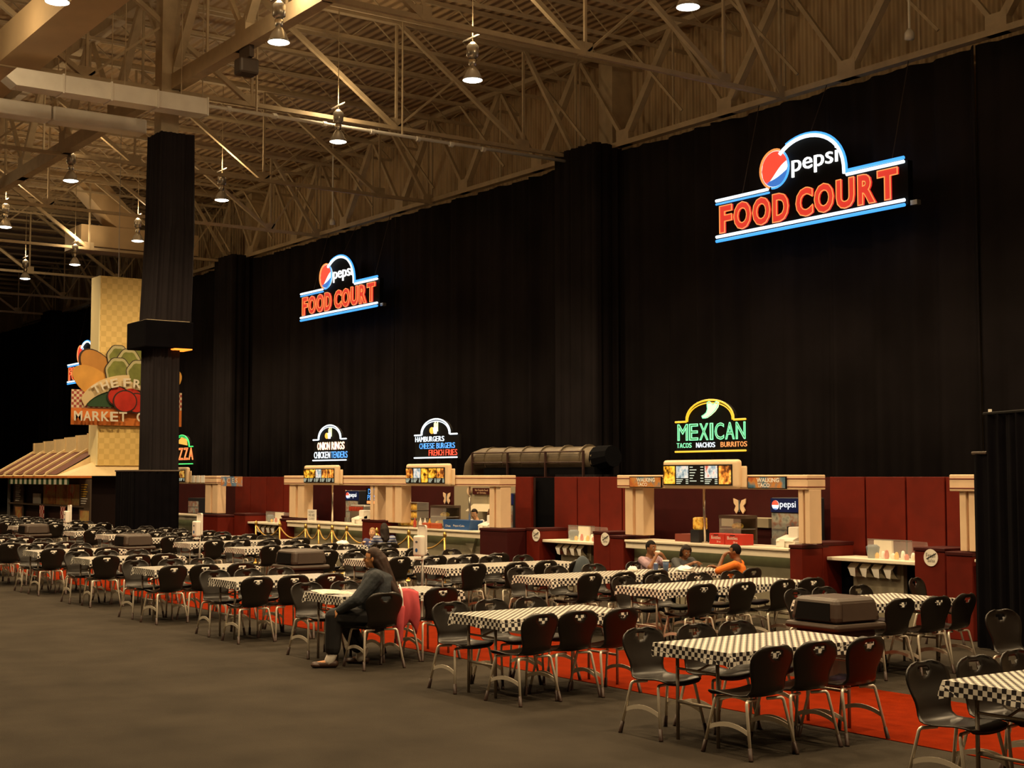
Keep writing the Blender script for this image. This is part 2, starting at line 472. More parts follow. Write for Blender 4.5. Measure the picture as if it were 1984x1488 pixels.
for y in (16.0, 17.4, 19.0, 20.6, 22.2, 23.4, 24.6): child('coupling', MB().tube([(0, y, 12.37), (0, y + .12, 12.37)], .085, 8), 'duct', t)
for y in (16.9, 21.7): child('hanger_rod', MB().tube([(0, y, 12.4), (0, y, 15.9)], .03, 6), 'steel', t)
mat('big_duct', (.62, .46, .27), .6, noise=.08, nscale=1)
def big_duct(label, segs, name='air_duct'):
    t = thing(name, label, 'duct')
    for p, q, wd, ht in segs:
        child('section', MB().beam(p, q, wd, ht), 'big_duct', t)
        c_ = (Vector(p) + Vector(q)) / 2; child('hanger_rod', MB().tube([c_, (c_.x, c_.y, 16.25)], .02, 6), 'steel', t)
big_duct('large square duct with a sloping drop, running to the wall beyond the column', [((-66.6, 21.4, 13.4), (-66.6, 27.2, 13.4), 2.4, 1.0), ((-66.1, 21.6, 16.2), (-66.1, 24.0, 13.8), 1.3, 1.1)])
big_duct('huge square duct passing beside the nearest roof lamps', [((-14.0, 10.3, 13.05), (-46.5, 10.3, 13.05), 1.05, .85)])
t = thing('projector', 'dark box projector clamped under the roof girder', 'projector', (-31.9, 14.45, 12.0))
child('body', MB().box(-.22, .22, -.25, .25, -.05, .36, .06), 'bin_brown', t)
child('clamp', MB().box(-.3, .3, -.06, .06, .36, .66), 'bin_brown', t)
# drop rods with small white detector heads in front of the siding wall
for (x, y, z0), lb in (((-52.2, 27.6, 12.55), 'slim drop rod with white sensor head between the food court signs'), ((-22.3, 27.6, 12.75), 'slim drop rod with white sensor head above the large right sign')):
    t = thing('drop_sensor', lb, 'sensor', (x, y, z0))
    child('rod', MB().tube([(0, 0, .25), (0, 0, 16.24 - z0)], .03, 6), 'duct', t)
    child('head', MB().lathe([(.0, 0), (.12, .02), (.12, .18), (.05, .28)], 10), 'white_plastic', t, True)

# ------------------------------------------------------------------ high-bay lamps
def make_lamp():
    t = thing('high_bay_lamp', 'bright high-bay lamp with bell reflector hanging under the roof', 'lamp', group='high-bay lamps under the roof')
    child('reflector', MB().lathe([(.25, 0), (.235, .05), (.17, .20), (.10, .31), (.08, .33)], 20), 'lamp_shell', t, True)
    child('lens', MB().lathe([(.02, -.045), (.15, -.035), (.242, -.004), (.242, .0)], 20), 'lamp_lens', t, True)
    child('socket', MB().lathe([(.05, .33), (.09, .38), (.10, .50), (.05, .55)], 12), 'chrome', t, True)
    child('ballast', MB().lathe([(.10, .55), (.15, .60), (.15, .85), (.06, .95)], 12), 'lamp_shell', t, True)
    child('hook', MB().tube([(0, 0, .95), (0, 0, 4.44)], .012, 6), 'steel', t)
    child('crossbar', MB().box(-.42, .42, -.02, .02, 1.05, 1.09), 'lamp_shell', t)
    return t
lamps = [(-21.5, 19.6, 11.8), (-28.6, 18.95, 11.8), (-28.56, 13.71, 11.8), (-36.2, 19.3, 11.8), (-46.3, 20.1, 11.8), (-46.1, 14.7, 11.8), (-56.2, 15.4, 11.8),
         (-64.4, 20.8, 11.8), (-70.4, 20.3, 11.8), (-56.4, 20.8, 11.8), (-28.7, 8.8, 11.8),
         # the same grid outside the frame
         (-21.5, 13.9, 11.8), (-21.5, 8.6, 11.8), (-21.5, 3.2, 11.8), (-28.6, 3.2, 11.8), (-14.4, 19.6, 11.8), (-14.4, 13.9, 11.8), (-14.4, 8.6, 11.8),
         (-14.4, 3.2, 11.8), (-7.3, 13.9, 11.8), (-7.3, 8.6, 11.8), (-7.3, 3.2, 11.8), (-7.3, 19.6, 11.8), (-37, 5.5, 11.8), (-46, 9.0, 11.8), (-46, 3.5, 11.8), (0, 8.6, 11.8), (0, 13.9, 11.8), (-58, 9, 11.8), (-33.4, 8.3, 11.3)]
lp = make_lamp()
lamp_obs = [lp] + [copy_tree(lp) for _ in lamps[1:]]
for o, p in zip(lamp_obs, lamps):
    o.location = p
    d = bpy.data.lights.new('lamp_light', 'SPOT'); d.energy = LAMP_POWER; d.color = LAMP_COL; d.spot_size = math.radians(146); d.spot_blend = .55; d.shadow_soft_size = .22
    link('lamp_light', d, o, (0, 0, -.08))
    d = bpy.data.lights.new('lamp_spill', 'POINT'); d.energy = LAMP_UP; d.color = LAMP_COL; d.shadow_soft_size = .2
    link('lamp_spill', d, o, (0, 0, 1.25))

# ------------------------------------------------------------------ chairs
def shell_mesh():
    prof = [(.250, .415), (.245, .438), (.215, .452), (.14, .456), (.06, .448), (-.03, .440), (-.11, .440), (-.165, .452), (-.198, .485), (-.214, .53),
            (-.226, .58), (-.238, .63), (-.250, .675), (-.258, .705), (-.266, .735), (-.273, .762), (-.281, .79), (-.288, .814), (-.293, .828)]
    hw = [.165, .195, .215, .225, .225, .22, .208, .190, .176, .174, .184, .203, .217, .223, .222, .213, .190, .145, .080]
    nu = 14
    V = []; Fc = []
    for i, ((x, z), h) in enumerate(zip(prof, hw)):
        for j in range(nu + 1):
            u = -1 + 2 * j / nu
            if i <= 6: V.append((x, u * h, z + .018 * u * u))
            else:
                k = min(1, (i - 6) / 4); V.append((x + .030 * k * u * u + .0, u * h, z + .018 * (1 - k) * u * u))
    for i in range(len(prof) - 1):
        for j in range(nu):
            if (i == 15 and 5 <= j <= 8) or (i == 14 and 6 <= j <= 7): continue                     # grip opening
            a = i * (nu + 1) + j
            Fc.append((a, a + 1, a + nu + 2, a + nu + 1))
    me = bpy.data.meshes.new('shell'); me.from_pydata(V, [], Fc); me.update()
    bm = bmesh.new(); bm.from_mesh(me); bmesh.ops.recalc_face_normals(bm, faces=bm.faces[:])
    bm.verts.ensure_lookup_table()
    # round the grip opening
    bmesh.ops.solidify(bm, geom=bm.faces[:], thickness=.010)
    loose = [v for v in bm.verts if not v.link_faces]
    bmesh.ops.delete(bm, geom=loose, context='VERTS')
    bm.to_mesh(me); bm.free()
    me.materials.append(MATS['chair_plastic']); me.polygons.foreach_set('use_smooth', [True] * len(me.polygons))
    return me
def leg_parts(sx, sy):
    top = Vector((sx * .125, sy * .06, .418)); k1 = Vector((sx * .150, sy * .165, .418)); foot = Vector((sx * .25, sy * .245, 0))
    k3 = foot + (Vector((sx * .170, sy * .20, .375)) - foot)
    pts = [top, k1]
    for a in (.25, .5, .75): # bend
        c = k1 * (1 - a) ** 2 + Vector((sx * .164, sy * .198, .424)) * 2 * a * (1 - a) + k3 * a * a; pts.append(c)
    pts += [k3, foot + (k3 - foot) * .02]
    sl = [foot + (k3 - foot) * .0, foot + (k3 - foot) * .25]
    return MB().tube(pts, .0125, 8), MB().tube([sl[0], sl[0] * .9 + sl[1] * .1, sl[1]], [.019, .017, .0155], 8), sl, k3, foot
def make_chair(detail=True):
    t = thing('chair', 'x', 'chair')
    t_sh = link('shell', SHELL, t)
    for sx in (-1, 1):
        for sy in (-1, 1):
            lg, slv, sl, k3, ft = leg_parts(sx, sy)
            key = (sx, sy)
            if key not in LEGM: LEGM[key] = (lg.mesh('leg', 'leg_metal', True), slv.mesh('foot_sleeve', 'brown_rubber', True))
            l = link('leg', LEGM[key][0], t)
            if detail: link('foot_sleeve', LEGM[key][1], l)
    if detail:
        for sy in (-1, 1):
            vs = []; fs = []; n = 8
            for i in range(n + 1):
                f = -1 + 2 * i / n; x = f * .208; zc = .235 - .045 * f * f
                for dz in (-.017, .017):
                    for dy in (-.004, .004): vs.append((x, sy * .222 + dy, zc + dz))
            for i in range(n):
                a = i * 4
                for p, q in ((0, 1), (1, 3), (3, 2), (2, 0)): fs.append((a + p, a + q, a + 4 + q, a + 4 + p))
            fs += [(0, 1, 3, 2), (n * 4, n * 4 + 2, n * 4 + 3, n * 4 + 1)]
            if sy not in BRM: BRM[sy] = MB().add(vs, fs).mesh('side_brace', 'leg_metal')
            link('side_brace', BRM[sy], t)
    return t
LEGM = {}; BRM = {}
SHELL = shell_mesh()
chair_near = make_chair(True); chair_far = make_chair(False)
used_c = [False, False]
def place_chair(x, y, rz, label, group=None, detail=True):
    i = 0 if detail else 1; src = (chair_near, chair_far)[i]
    if not used_c[i]: o = src; used_c[i] = True
    else: o = copy_tree(src)
    o.location = (x, y, .006 if 9.0 < y < 11.0 else 0); o.rotation_euler = (0, 0, rz); o['label'] = label
    if group: o['group'] = group
    elif 'group' in o: del o['group']
    return o
# keep clean masters that never get specific groups
# ------------------------------------------------------------------ tables
def make_table(hx, hy):
    t = thing('folding_table', 'x', 'table')
    child('tabletop', MB().box(-hx, hx, -hy, hy, .700, .738, .008), 'table_top', t)
    lx = hx - .20; ly = hy - .06
    for sy in (-1, 1):
        for sx in (-1, 1):
            child('leg', MB().tube([(sx * lx, sy * ly, .70), (sx * lx, sy * ly, .0)], .0145, 8), 'table_metal', t, True)
        child('crossbar', MB().tube([(-lx, sy * ly, .30), (lx, sy * ly, .30)], .013, 8), 'table_metal', t, True)
        child('brace', MB().tube([(0, sy * ly, .56), (0, sy * (ly - .42), .69)], .010, 6), 'table_metal', t)
        child('brace_bar', MB().tube([(-lx, sy * ly, .56), (lx, sy * ly, .56)], .010, 6), 'table_metal', t)
    return t
def cloth_mesh(hx, hy, drop, seedv):
    rnd = random.Random(seedv); e = .012; hx += e; hy += e; zt = .748
    per = []; step = .07
    def side(p, q):
        L = math.dist(p, q); n = max(3, int(L / step))
        for i in range(n): per.append((p[0] + (q[0] - p[0]) * i / n, p[1] + (q[1] - p[1]) * i / n, i == 0))
    c = [(-hx, -hy), (hx, -hy), (hx, hy), (-hx, hy)]
    for i in range(4): side(c[i], c[(i + 1) % 4])
    n = len(per); V = []; Fc = []
    for x, y, _ in per: V.append((x, y, zt))
    ph = rnd.uniform(0, 6)
    for r_, (k, out) in enumerate(((.5, .4), (1.0, 1.0))):
        for i, (x, y, cor) in enumerate(per):
            wv = math.sin(i * .9 + ph) + .6 * math.sin(i * 1.7 + 2 * ph)
            nx = 1 if abs(x) > hx - 1e-6 else 0; ny = 1 if abs(y) > hy - 1e-6 else 0
            o = out * (.007 + .008 * wv) + (.010 if cor else 0)
            dz = drop * k * (1 + (.05 * wv if r_ else 0)) + (.025 * k if cor else 0)
            V.append((x + math.copysign(o, x) * nx, y + math.copysign(o, y) * ny, zt - dz))
    Fc.append(tuple(range(n)))
    for l in range(2):
        for i in range(n): Fc.append((l * n + i, l * n + (i + 1) % n, (l + 1) * n + (i + 1) % n, (l + 1) * n + i))
    me = bpy.data.meshes.new('tablecloth'); me.from_pydata(V, [], Fc); me.update()
    bm = bmesh.new(); bm.from_mesh(me); bmesh.ops.recalc_face_normals(bm, faces=bm.faces[:]); bm.to_mesh(me); bm.free()
    me.materials.append(MATS['check_cloth'])
    return me
short_t = make_table(.43, .80); long_t = make_table(.43, 1.28); kids_t = make_table(.43, 1.66)
CL_S = [cloth_mesh(.43, .80, .095, s) for s in (1, 2, 3)]; CL_L = [cloth_mesh(.43, 1.28, .095, s) for s in (4, 5, 6)]
used_t = [False, False]
def place_table(long, x, y, label, clabel, group, cgroup, k):
    i = 1 if long else 0; src = (short_t, long_t)[i]
    if not used_t[i]: o = src; used_t[i] = True
    else: o = copy_tree(src)
    o.location = (x, y, 0); o['label'] = label; o['group'] = group
    c = link('tablecloth', (CL_L if long else CL_S)[k % 3], None, (x, y, 0))
    tag(c, clabel, 'tablecloth', cgroup)

ORD = ['first', 'second', 'third', 'fourth', 'fifth', 'sixth', 'seventh', 'eighth', 'ninth', 'tenth', 'eleventh', 'twelfth', 'thirteenth', 'fourteenth', 'fifteenth', 'sixteenth', 'seventeenth']
GT = 'front-row tables'; GS = 'long tables before the stalls'
GCT1 = 'front-row chairs facing the kiosk'; GCT2 = 'front-row chairs facing away from the kiosk'
GCS1 = 'stall-side chairs facing the kiosk'; GCS2 = 'stall-side chairs facing away from the kiosk'
rc = random.Random(11)
TX = [-6.09, -8.81, -11.83, -14.97, -17.74, -20.55, -23.63, -26.41, -28.95, -31.6, -34.4]
for k, xl in enumerate(TX):
    xc = xl + .45; yc = 8.40 + (.10 if k > 5 else 0) + (.15 if k == 0 else 0)
    lab = 'short folding table, %s of the front row from the drape end' % ORD[k]
    clab = 'black and white checked cloth on the %s front-row table from the drape end' % ORD[k]
    seat = ['nearest the open carpet', 'in the middle', 'nearest the stalls']
    g, cg = GT, GT + ' cloths'
    if k == 3: lab = 'short folding table beside the seated woman in the grey jacket'; clab = 'checked cloth with a newspaper lying on its corner'; g = cg = ''
    place_table(False, xc, yc, lab, clab, g, cg, k)
    for j, dy in enumerate((-.65, -.13, .37)):
        jx, jr = rc.uniform(-.03, .03), rc.uniform(-.09, .09)
        special = k == 3 and j == 0
        if not (k == 3 and j == 1):
            lb, gr = 'black chair %s, facing the kiosk, %s front-row table from the drape' % (seat[j], ORD[k]), GCT1
            if special: lb, gr = 'black shell chair carrying the woman in the grey jacket', None
            place_chair(-13.74 if special else xc + .49 + jx, 7.82 if special else yc + dy + rc.uniform(-.03, .03), PI + (-.05 if special else jr), lb, gr)
        jx, jr = rc.uniform(-.03, .03), rc.uniform(-.09, .09)
        place_chair(xc - .45 + jx, yc + dy + rc.uniform(-.03, .03), jr, 'black chair %s, back to the kiosk, %s front-row table from the drape' % (seat[j], ORD[k]), GCT2)
SX = [-10.95, -13.62, -15.82, -18.38, -20.59, -23.07, -25.31, -27.86, -30.2, -32.6, -34.95, None, -39.7, -42.1, -44.5, -46.9, -49.3]
for k, xl in enumerate(SX):
    if xl is None: continue
    xc = xl + .45; yc = 12.44
    lab = 'long folding table, %s before the stalls from the drape end' % ORD[k - (k > 11)]; clab = 'black and white checked cloth on the %s stall-side table from the drape' % ORD[k - (k > 11)]; g, cg = GS, GS + ' cloths'
    seat = ['first from red aisle', 'second from red aisle', 'third from red aisle', 'fourth from red aisle']; oi = ORD[k - (1 if k > 11 else 0)]
    if k == 0:
        place_table(False, xc, 12.25, 'short folding table by the hanging black drape', 'checked cloth on the short table by the hanging black drape', '', '', k); ycs = (11.80, 12.30, 12.85)
    else:
        if k == 2: lab, clab, g, cg = 'long folding table where three children eat', 'checked cloth under the lunch of three children', '', ''
        if k == 6: lab, clab, g, cg = 'long folding table with the small child and the striped shirt', 'checked cloth before the small blond child', '', ''
        if k == 2:
            kids_t.location = (xc, 12.82, 0); kids_t['label'] = lab; tag(link('tablecloth', cloth_mesh(.43, 1.66, .095, 9), None, (xc, 12.82, 0)), clab, 'tablecloth')
        else: place_table(True, xc, yc, lab, clab, g, cg, k)
        ycs = [yc - .95, yc - .33, yc + .30, yc + .92]
    det = k < 6
    for j, y in enumerate(ycs):
        if k == 2 and j == 3: continue
        if k == 6 and j == 3: continue
        place_chair(xc + .50 + rc.uniform(-.04, .04), y + rc.uniform(-.05, .05), PI + rc.uniform(-.12, .12), 'black chair %s, facing the kiosk, %s stall-side table from the drape' % (seat[j], oi), GCS1, det)
        place_chair(xc - .47 + rc.uniform(-.04, .04), y + rc.uniform(-.05, .05), rc.uniform(-.12, .12), 'black chair %s, back to the kiosk, %s stall-side table from the drape' % (seat[j], oi), GCS2, det)
for o in bpy.data.objects:
    if o.get('group') == '': del o['group']
place_chair(-11.35, 14.35, .25, 'black shell chair standing alone by the condiment counter at the hanging drape', None)
place_chair(-8.12, 11.5, -.15, 'black shell chair alone before the end of the hanging black drape', None)

# ------------------------------------------------------------------ food stalls
Y0 = 15.2
struct('wall_stalls', MB().box(-46, -10.2, 17.3, 17.4, 0, 2.08), 'dark_red')
def neon(name, col, es): return mat(name, (.1, .1, .1), .4, emit=col, es=es)
neon('neon_white', (.80, .93, 1.0), 1.7); neon('neon_blue', (.06, .38, 1.0), 1.35); neon('neon_red', (1.0, .05, .02), 1.4)
neon('neon_orange', (1.0, .30, .07), 1.25); neon('neon_green', (.03, .8, .16), 1.3); neon('neon_mint', (.22, 1.0, .45), 1.25)
neon('neon_yellow', (1.0, .50, .01), 1.3); neon('neon_lemon', (.95, 1.0, .45), 1.5); neon('neon_warm', (1.0, .72, .45), 2.6)
neon('red_face', (1.0, .03, .02), .75); neon('green_face', (.005, .30, .04), .5); neon('white_face', (1, 1, .95), 1.6); neon('blue_face', (.03, .22, .75), .8)

def panel_wall(xs, y, m='red_panel', z1=2.08, skip=()):
    """a run of upright boards with narrow dark joints"""
    t = struct('wall_panels', MB().box(xs[0], xs[-1], y + .06, y + .10, 0, z1 - .01), 'dark_trim')
    for i in range(len(xs) - 1):
        if i in skip: continue
        MB().box(xs[i] + .015, xs[i + 1] - .015, y, y + .06, 0, z1, .008).build('panel', m, t)
    return t
panel_wall([-14.92, -14.22, -13.47, -12.78, -12.05, -11.3, -10.5], 16.4)
panel_wall([-21.9, -21.17, -20.5, -19.85, -19.2], 16.4)
struct('wall_doorway', MB().box(-22.75, -21.8, 16.56, 16.60, 0, 2.07), 'dark_void')
panel_wall([-23.2, -22.63], 16.4)
panel_wall([-36.6, -35.6, -34.6, -33.6, -32.5], 16.4)

def canopy(x0, x1, label, y1=15.58, z0=1.895, z1=2.11):
    t = thing('stall_canopy', label, 'canopy')
    child('fascia', MB().box(x0, x1, Y0, y1, z0, z1, .012), 'cream', t)
    for z in (z1 - .055, z0 + .04):
        child('trim_line', MB().box(x0 + .0, x1 + .006, Y0 - .006, y1, z - .006, z + .006), 'red_line', t)
    return t
def column(x0, x1, label, z0=1.12, z1=1.9, y0=Y0 + .04, y1=Y0 + .28, group='cream stall columns'):
    t = thing('stall_column', label, 'column', group=group)
    w_ = (x1 - x0)
    child('shaft', MB().box(x0, x0 + w_ * .42, y0, y1, z0, z1, .01), 'cream', t)
    child('shaft', MB().box(x0 + w_ * .58, x1, y0, y1, z0, z1, .01), 'cream', t)
    child('core', MB().box(x0 + w_ * .3, x1 - w_ * .3, y0 + .06, y1 - .04, z0, z1), 'cream', t)
def pedestal(x0, x1, label, y0=Y0, y1=15.75, z1=1.12, m='red_panel'):
    t = thing('pedestal', label, 'pedestal')
    child('body', MB().box(x0, x1, y0, y1, 0, z1 - .05, .01), m, t)
    child('cap', MB().box(x0 - .012, x1 + .012, y0 - .012, y1, z1 - .05, z1, .008), 'dark_red', t)
def counter(x0, x1, label, flap=None):
    t = thing('serving_counter', label, 'counter')
    child('top', MB().box(x0, x1, Y0, 15.85, 1.00, 1.04, .01), 'counter_white', t)
    child('lip', MB().box(x0, x1, Y0 + .03, Y0 + .10, .90, 1.00, .006), 'counter_white', t)
    child('front_panel', MB().box(x0, x1, Y0 + .22, Y0 + .30, 0, 1.0), 'grey_front', t)
    child('light_strip', MB().box(x0 + .1, x1 - .1, Y0 + .105, Y0 + .13, .905, .925), 'led', t)
    for f in (flap or []):
        child('gusset', MB().prism([(f, .90), (f + .55, .90), (f + .42, .62)], Y0 + .16, Y0 + .21), 'grey_front', t)
    return t
mat('menu_black', (.01, .01, .01), .3)
FOODS = [[(.02, .008, .0), (.10, .03, .0), (.80, .42, .03), (1.0, .72, .10), (.25, .08, .01)], [(.03, .07, .14), (.25, .38, .5), (.7, .75, .8), (.5, .12, .08)],
         [(.03, .01, .004), (.14, .04, .01), (.6, .22, .03), (.95, .6, .12), (.15, .04, .01)]]
for i, f in enumerate(FOODS):
    for j in range(2): photo_mat('food_%d%d' % (i, j), f, 9, es=.55, seed=i * 3.1 + j * 7.7)
neon('menu_text', (.9, .95, .7), .8)
def menu_board(x0, x1, label, cells, z0=1.915, z1=2.345, depth=.12):
    t = thing('menu_board', label, 'menu board')
    y = Y0 - depth
    child('frame', MB().box(x0, x1, y, Y0 - .008, z0 - .01, z1, .05, 4), 'cream_board', t, False)
    child('back_frame', MB().box(x1 - .02, x1 + .10, y + .08, Y0 - .008, z0, z1 - .10, .02), 'cream_board', t)
    sx0, sx1, sz0, sz1 = x0 + .035, x1 - .11, z0 + .035, z1 - .075
    scr = child('screen', MB().box(sx0, sx1, y - .012, y, sz0, sz1), 'menu_black', t)
    x = sx0; W = sx1 - sx0
    for wd, kind in cells:
        a, b = x + W * .012, x + W * wd - W * .012
        if kind[0] == 'f':
            tall = kind.endswith('T')
            mb = MB().box(a, b, y - .018, y - .012, sz0 + (.02 if tall else .11), sz1 - .02)
            child('food_picture', mb, 'food_' + kind[1:3], scr)
            if not tall:
                for q in range(3):
                    child('price_line', MB().box(a, a + (b - a) * (.55 - .1 * q), y - .016, y - .012, sz0 + .08 - q * .028, sz0 + .092 - q * .028), 'menu_text', scr)
                    child('price_line', MB().box(b - (b - a) * .2, b, y - .016, y - .012, sz0 + .08 - q * .028, sz0 + .092 - q * .028), 'menu_text', scr)
        else:
            for q in range(6):
                z = sz1 - .045 - q * .043
                child('price_line', MB().box(a, a + (b - a) * (.22 + .09 * ((q * 7) % 4)), y - .016, y - .012, z, z + .013), 'menu_text', scr)
                child('price_line', MB().box(b - (b - a) * .2, b, y - .016, y - .012, z, z + .013), 'menu_text', scr)
        x += W * wd
    return t
CM = [(.19, 'f00T'), (.20, 'f10'), (.22, 'text'), (.20, 'f11'), (.19, 'f20T')]
CA = [(.2, 'f00'), (.2, 'f01'), (.2, 'f10'), (.2, 'f20'), (.2, 'f21')]
CB = [(.2, 'f20'), (.2, 'f10'), (.19, 'f00T'), (.21, 'f01'), (.2, 'f21')]

def tube_path(name, pts, m, parent, r=.014):
    return child(name, MB().tube(pts, r, 6), m, parent, True)
def arch_pts(xc, hw, zf, zt, tail, y, n=18):
    pts = [(xc - hw - tail, y, zf)]
    for i in range(n + 1):
        a = PI * i / n; pts.append((xc - hw * math.cos(a), y, zf + (zt - zf) * math.sin(a) ** .9))
    pts.append((xc + hw + tail, y, zf)); return pts
def neon_sign(label, x0, x1, z0, z1, arch, bar, rows, hw=.5):
    """cabinet with arch tube, base tube and lettering rows: (text, x_from, x_to, z_from, z_to, tube, face)"""
    t = thing('neon_sign', label, 'neon sign'); y = Y0 + .06; xc = (x0 + x1) / 2; W = x1 - x0; H = z1 - z0
    zf = z0 + .58 * H
    out = [(p[0], p[2]) for p in arch_pts(xc, hw * W * .66, zf, z1 - .02, W * .5 - hw * W * .66, 0)]
    child('cabinet', MB().prism([(x1, z0 - .02), (x0, z0 - .02)] + out, y + .03, y + .08), 'bin_dark', t)
    tube_path('arch_tube', arch_pts(xc, hw * W * .66, zf, z1 - .02, W * .5 - hw * W * .66 - .02, y), arch, t, .016)
    tube_path('arch_tube', arch_pts(xc, hw * W * .62, zf, z1 - .065, 0, y), arch, t, .010)
    tube_path('base_tube', [(x0 + .01, y, z0), (x1 - .02, y, z0)], bar, t, .014)
    for s_, a, b, c, d, m1, face in rows:
        xa, xb = x0 + a * W, x0 + b * W; za, zb = z0 + c * H, z0 + d * H
        wt = [.5 if c_ in ' I' else 1.2 if c_ in 'MW' else 1.0 for c_ in s_]; cw = (xb - xa) / sum(wt); xp = xa
        for ch, q_ in zip(s_, wt):
            xs_ = xp; xp += cw * q_
            if ch == ' ': continue
            wd = cw * q_ * (.84 if ch not in 'I' else .55); off = (cw * q_ - wd) / 2
            L = text('letter', ch, wd, zb - za, face or m1, t, (xs_ + off, y + .028, za), extrude=.006)
            if face:
                link('letter_tube', text_mesh(ch, wd + .012, zb - za + .012, m1, outline=.020), L, (-.006, -.006, .010))
    child('stand', MB().box(xc - .03, xc + .03, y + .06, y + .12, 2.1, z0 - .02), 'bin_dark', t)
    return t, y
# --- mexican stall
canopy(-18.53, -14.24, 'cream banded canopy over the Mexican stall')
menu_board(-17.24, -15.53, 'backlit menu board under the MEXICAN neon sign', CM)
tx, y = neon_sign('neon sign reading MEXICAN with a green chili under a yellow arch', -17.14, -15.51, 2.48, 3.30, 'neon_yellow', 'neon_yellow',
    [('MEXICAN', .02, .98, .22, .53, 'neon_mint', 'green_face'), ('TACOS', .01, .23, .075, .17, 'neon_mint', None), ('NACHOS', .29, .56, .075, .17, 'neon_white', None), ('BURRITOS', .63, .99, .075, .17, 'neon_orange', None)])
ch = [(.02, .0), (.10, .0), (.20, .05), (.30, .12), (.37, .20), (.39, .28), (.355, .31), (.31, .27), (.26, .24), (.22, .28), (.18, .31), (.135, .295), (.13, .24), (.14, .17), (.11, .10), (.05, .06), (.0, .04)]
chz = [(-16.50 + a * .95, 3.00 + b * .82) for a, b in ch]
child('chili', MB().prism(chz, y + .0, y + .028), 'neon_lemon', tx)
tube_path('chili_tube', [(a + .012, y - .012, b) for a, b in chz] + [(chz[0][0] + .012, y - .012, chz[0][1])], 'neon_mint', tx, .008)
photo_mat('taco_photo', [(.02, .08, .16), (.12, .22, .30), (.60, .26, .06), (.40, .06, .03)], 5, seed=2.2)
for i, (a, b, lb) in enumerate(((-18.17, -17.37, 'WALKING TACO banner fixed beside the left column of the canopy'), (-15.41, -14.63, 'WALKING TACO banner fixed beside the fridge end of the canopy'))):
    t = thing('banner', lb, 'sign')
    child('frame', MB().box(a, b, Y0 - .03, Y0 - .008, 1.905, 2.085), 'bin_dark', t)
    child('print', MB().box(a + .012, b - .012, Y0 - .034, Y0 - .03, 1.917, 2.073), 'taco_photo', t)
    text('lettering', 'WALKING', .46, .065, 'paper', t, (a + .19, Y0 - .036, 2.0), off=.03)
    text('lettering', 'TACO', .25, .06, 'paper', t, (a + .21, Y0 - .036, 1.928), off=.03)
column(-18.37, -17.9, 'cream paired column at the left end of the Mexican counter')
column(-14.46, -14.24, 'cream column at the fridge end of the Mexican counter', y1=Y0 + .29)
counter(-18.35, -14.62, 'white-topped Mexican serving counter glowing under its lip')
pedestal(-18.72, -18.37, 'red pedestal left of the Mexican counter', z1=1.10)
pedestal(-14.60, -14.36, 'narrow red pedestal right of the Mexican counter', z1=1.10)
t = thing('canopy_post', 'slim chrome post rising from the Mexican counter', 'post', (-16.72, 15.5, 0)); child('pole', MB().tube([(0, 0, 1.04), (0, 0, 1.9)], .022, 8), 'chrome', t, True); child('base_ring', MB().lathe([(.05, 1.04), (.05, 1.06)], 12), 'chrome', t)
# --- burger double stall
canopy(-31.12, -22.0, 'long cream banded canopy over the burger stalls')
menu_board(-29.85, -28.22, 'backlit menu board under the ONION RINGS sign', CA)
menu_board(-25.24, -23.61, 'backlit menu board under the CHEESE BURGERS sign', CB)
tA, y = neon_sign('neon sign with white arch over red and white word rows', -29.75, -28.1, 2.46, 3.28, 'neon_white', 'neon_white',
    [('ONION RINGS', .12, .92, .30, .50, 'neon_warm', 'red_face'), ('CHICKEN', .01, .50, .06, .24, 'neon_white', None), ('TENDERS', .52, 1.0, .06, .24, 'neon_blue', None)])
tB, y = neon_sign('neon sign reading HAMBURGERS CHEESE BURGERS FRENCH FRIES', -25.2, -23.54, 2.47, 3.27, 'neon_white', 'neon_white',
    [('HAMBURGERS', .0, .68, .41, .54, 'neon_white', None), ('CHEESE BURGERS', .10, .92, .23, .37, 'neon_blue', None), ('FRENCH FRIES', .32, .97, .05, .20, 'neon_red', None)])
mat('bun', (.5, .25, .05), .5, emit=(1.0, .5, .06), es=1.1)
for tt, x in ((tA, -29.0), (tB, -24.45)):
    child('burger_icon', MB().ell((x - .07, y + .01, 3.02), (.09, .02, .07)), 'bun', tt, True)
    for i in range(5): child('fry_icon', MB().box(x + .02 + i * .028, x + .042 + i * .028, y, y + .02, 3.0, 3.17 + .03 * math.sin(i * 2)), 'neon_lemon', tt)
    child('cup_icon', MB().prism([(x + .03, 2.95), (x + .13, 2.95), (x + .16, 3.08), (x, 3.08)], y - .01, y + .0), 'white_face', tt)
for a, b, lb in ((-30.9, -30.13, 'cream paired column at the pizza end of the burger stalls'), (-26.99, -26.68, 'cream column left of the diet drink sign'), (-26.32, -25.66, 'cream paired column right of the diet drink sign'), (-22.40, -22.02, 'cream paired column beside the dark doorway')):
    column(a, b, lb)
counter(-30.98, -27.28, 'white-topped counter below the onion rings menu', flap=(-30.6, -29.3))
counter(-26.2, -22.68, 'white-topped counter below the cheese burger menu', flap=(-23.6,))
pedestal(-27.26, -26.22, 'red pedestal between the two burger counters', z1=1.16)
pedestal(-22.66, -21.75, 'wide red pedestal beside the dark doorway', z1=1.11, m='dark_red')
pedestal(-31.3, -31.0, 'red pedestal at the pizza end of the burger counter', z1=1.08)
t = thing('canopy_post', 'slim chrome post rising from the cheese burger counter', 'post', (-23.47, 15.5, 0)); child('pole', MB().tube([(0, 0, 1.04), (0, 0, 1.9)], .022, 8), 'chrome', t, True); child('base_ring', MB().lathe([(.05, 1.04), (.05, 1.06)], 12), 'chrome', t)
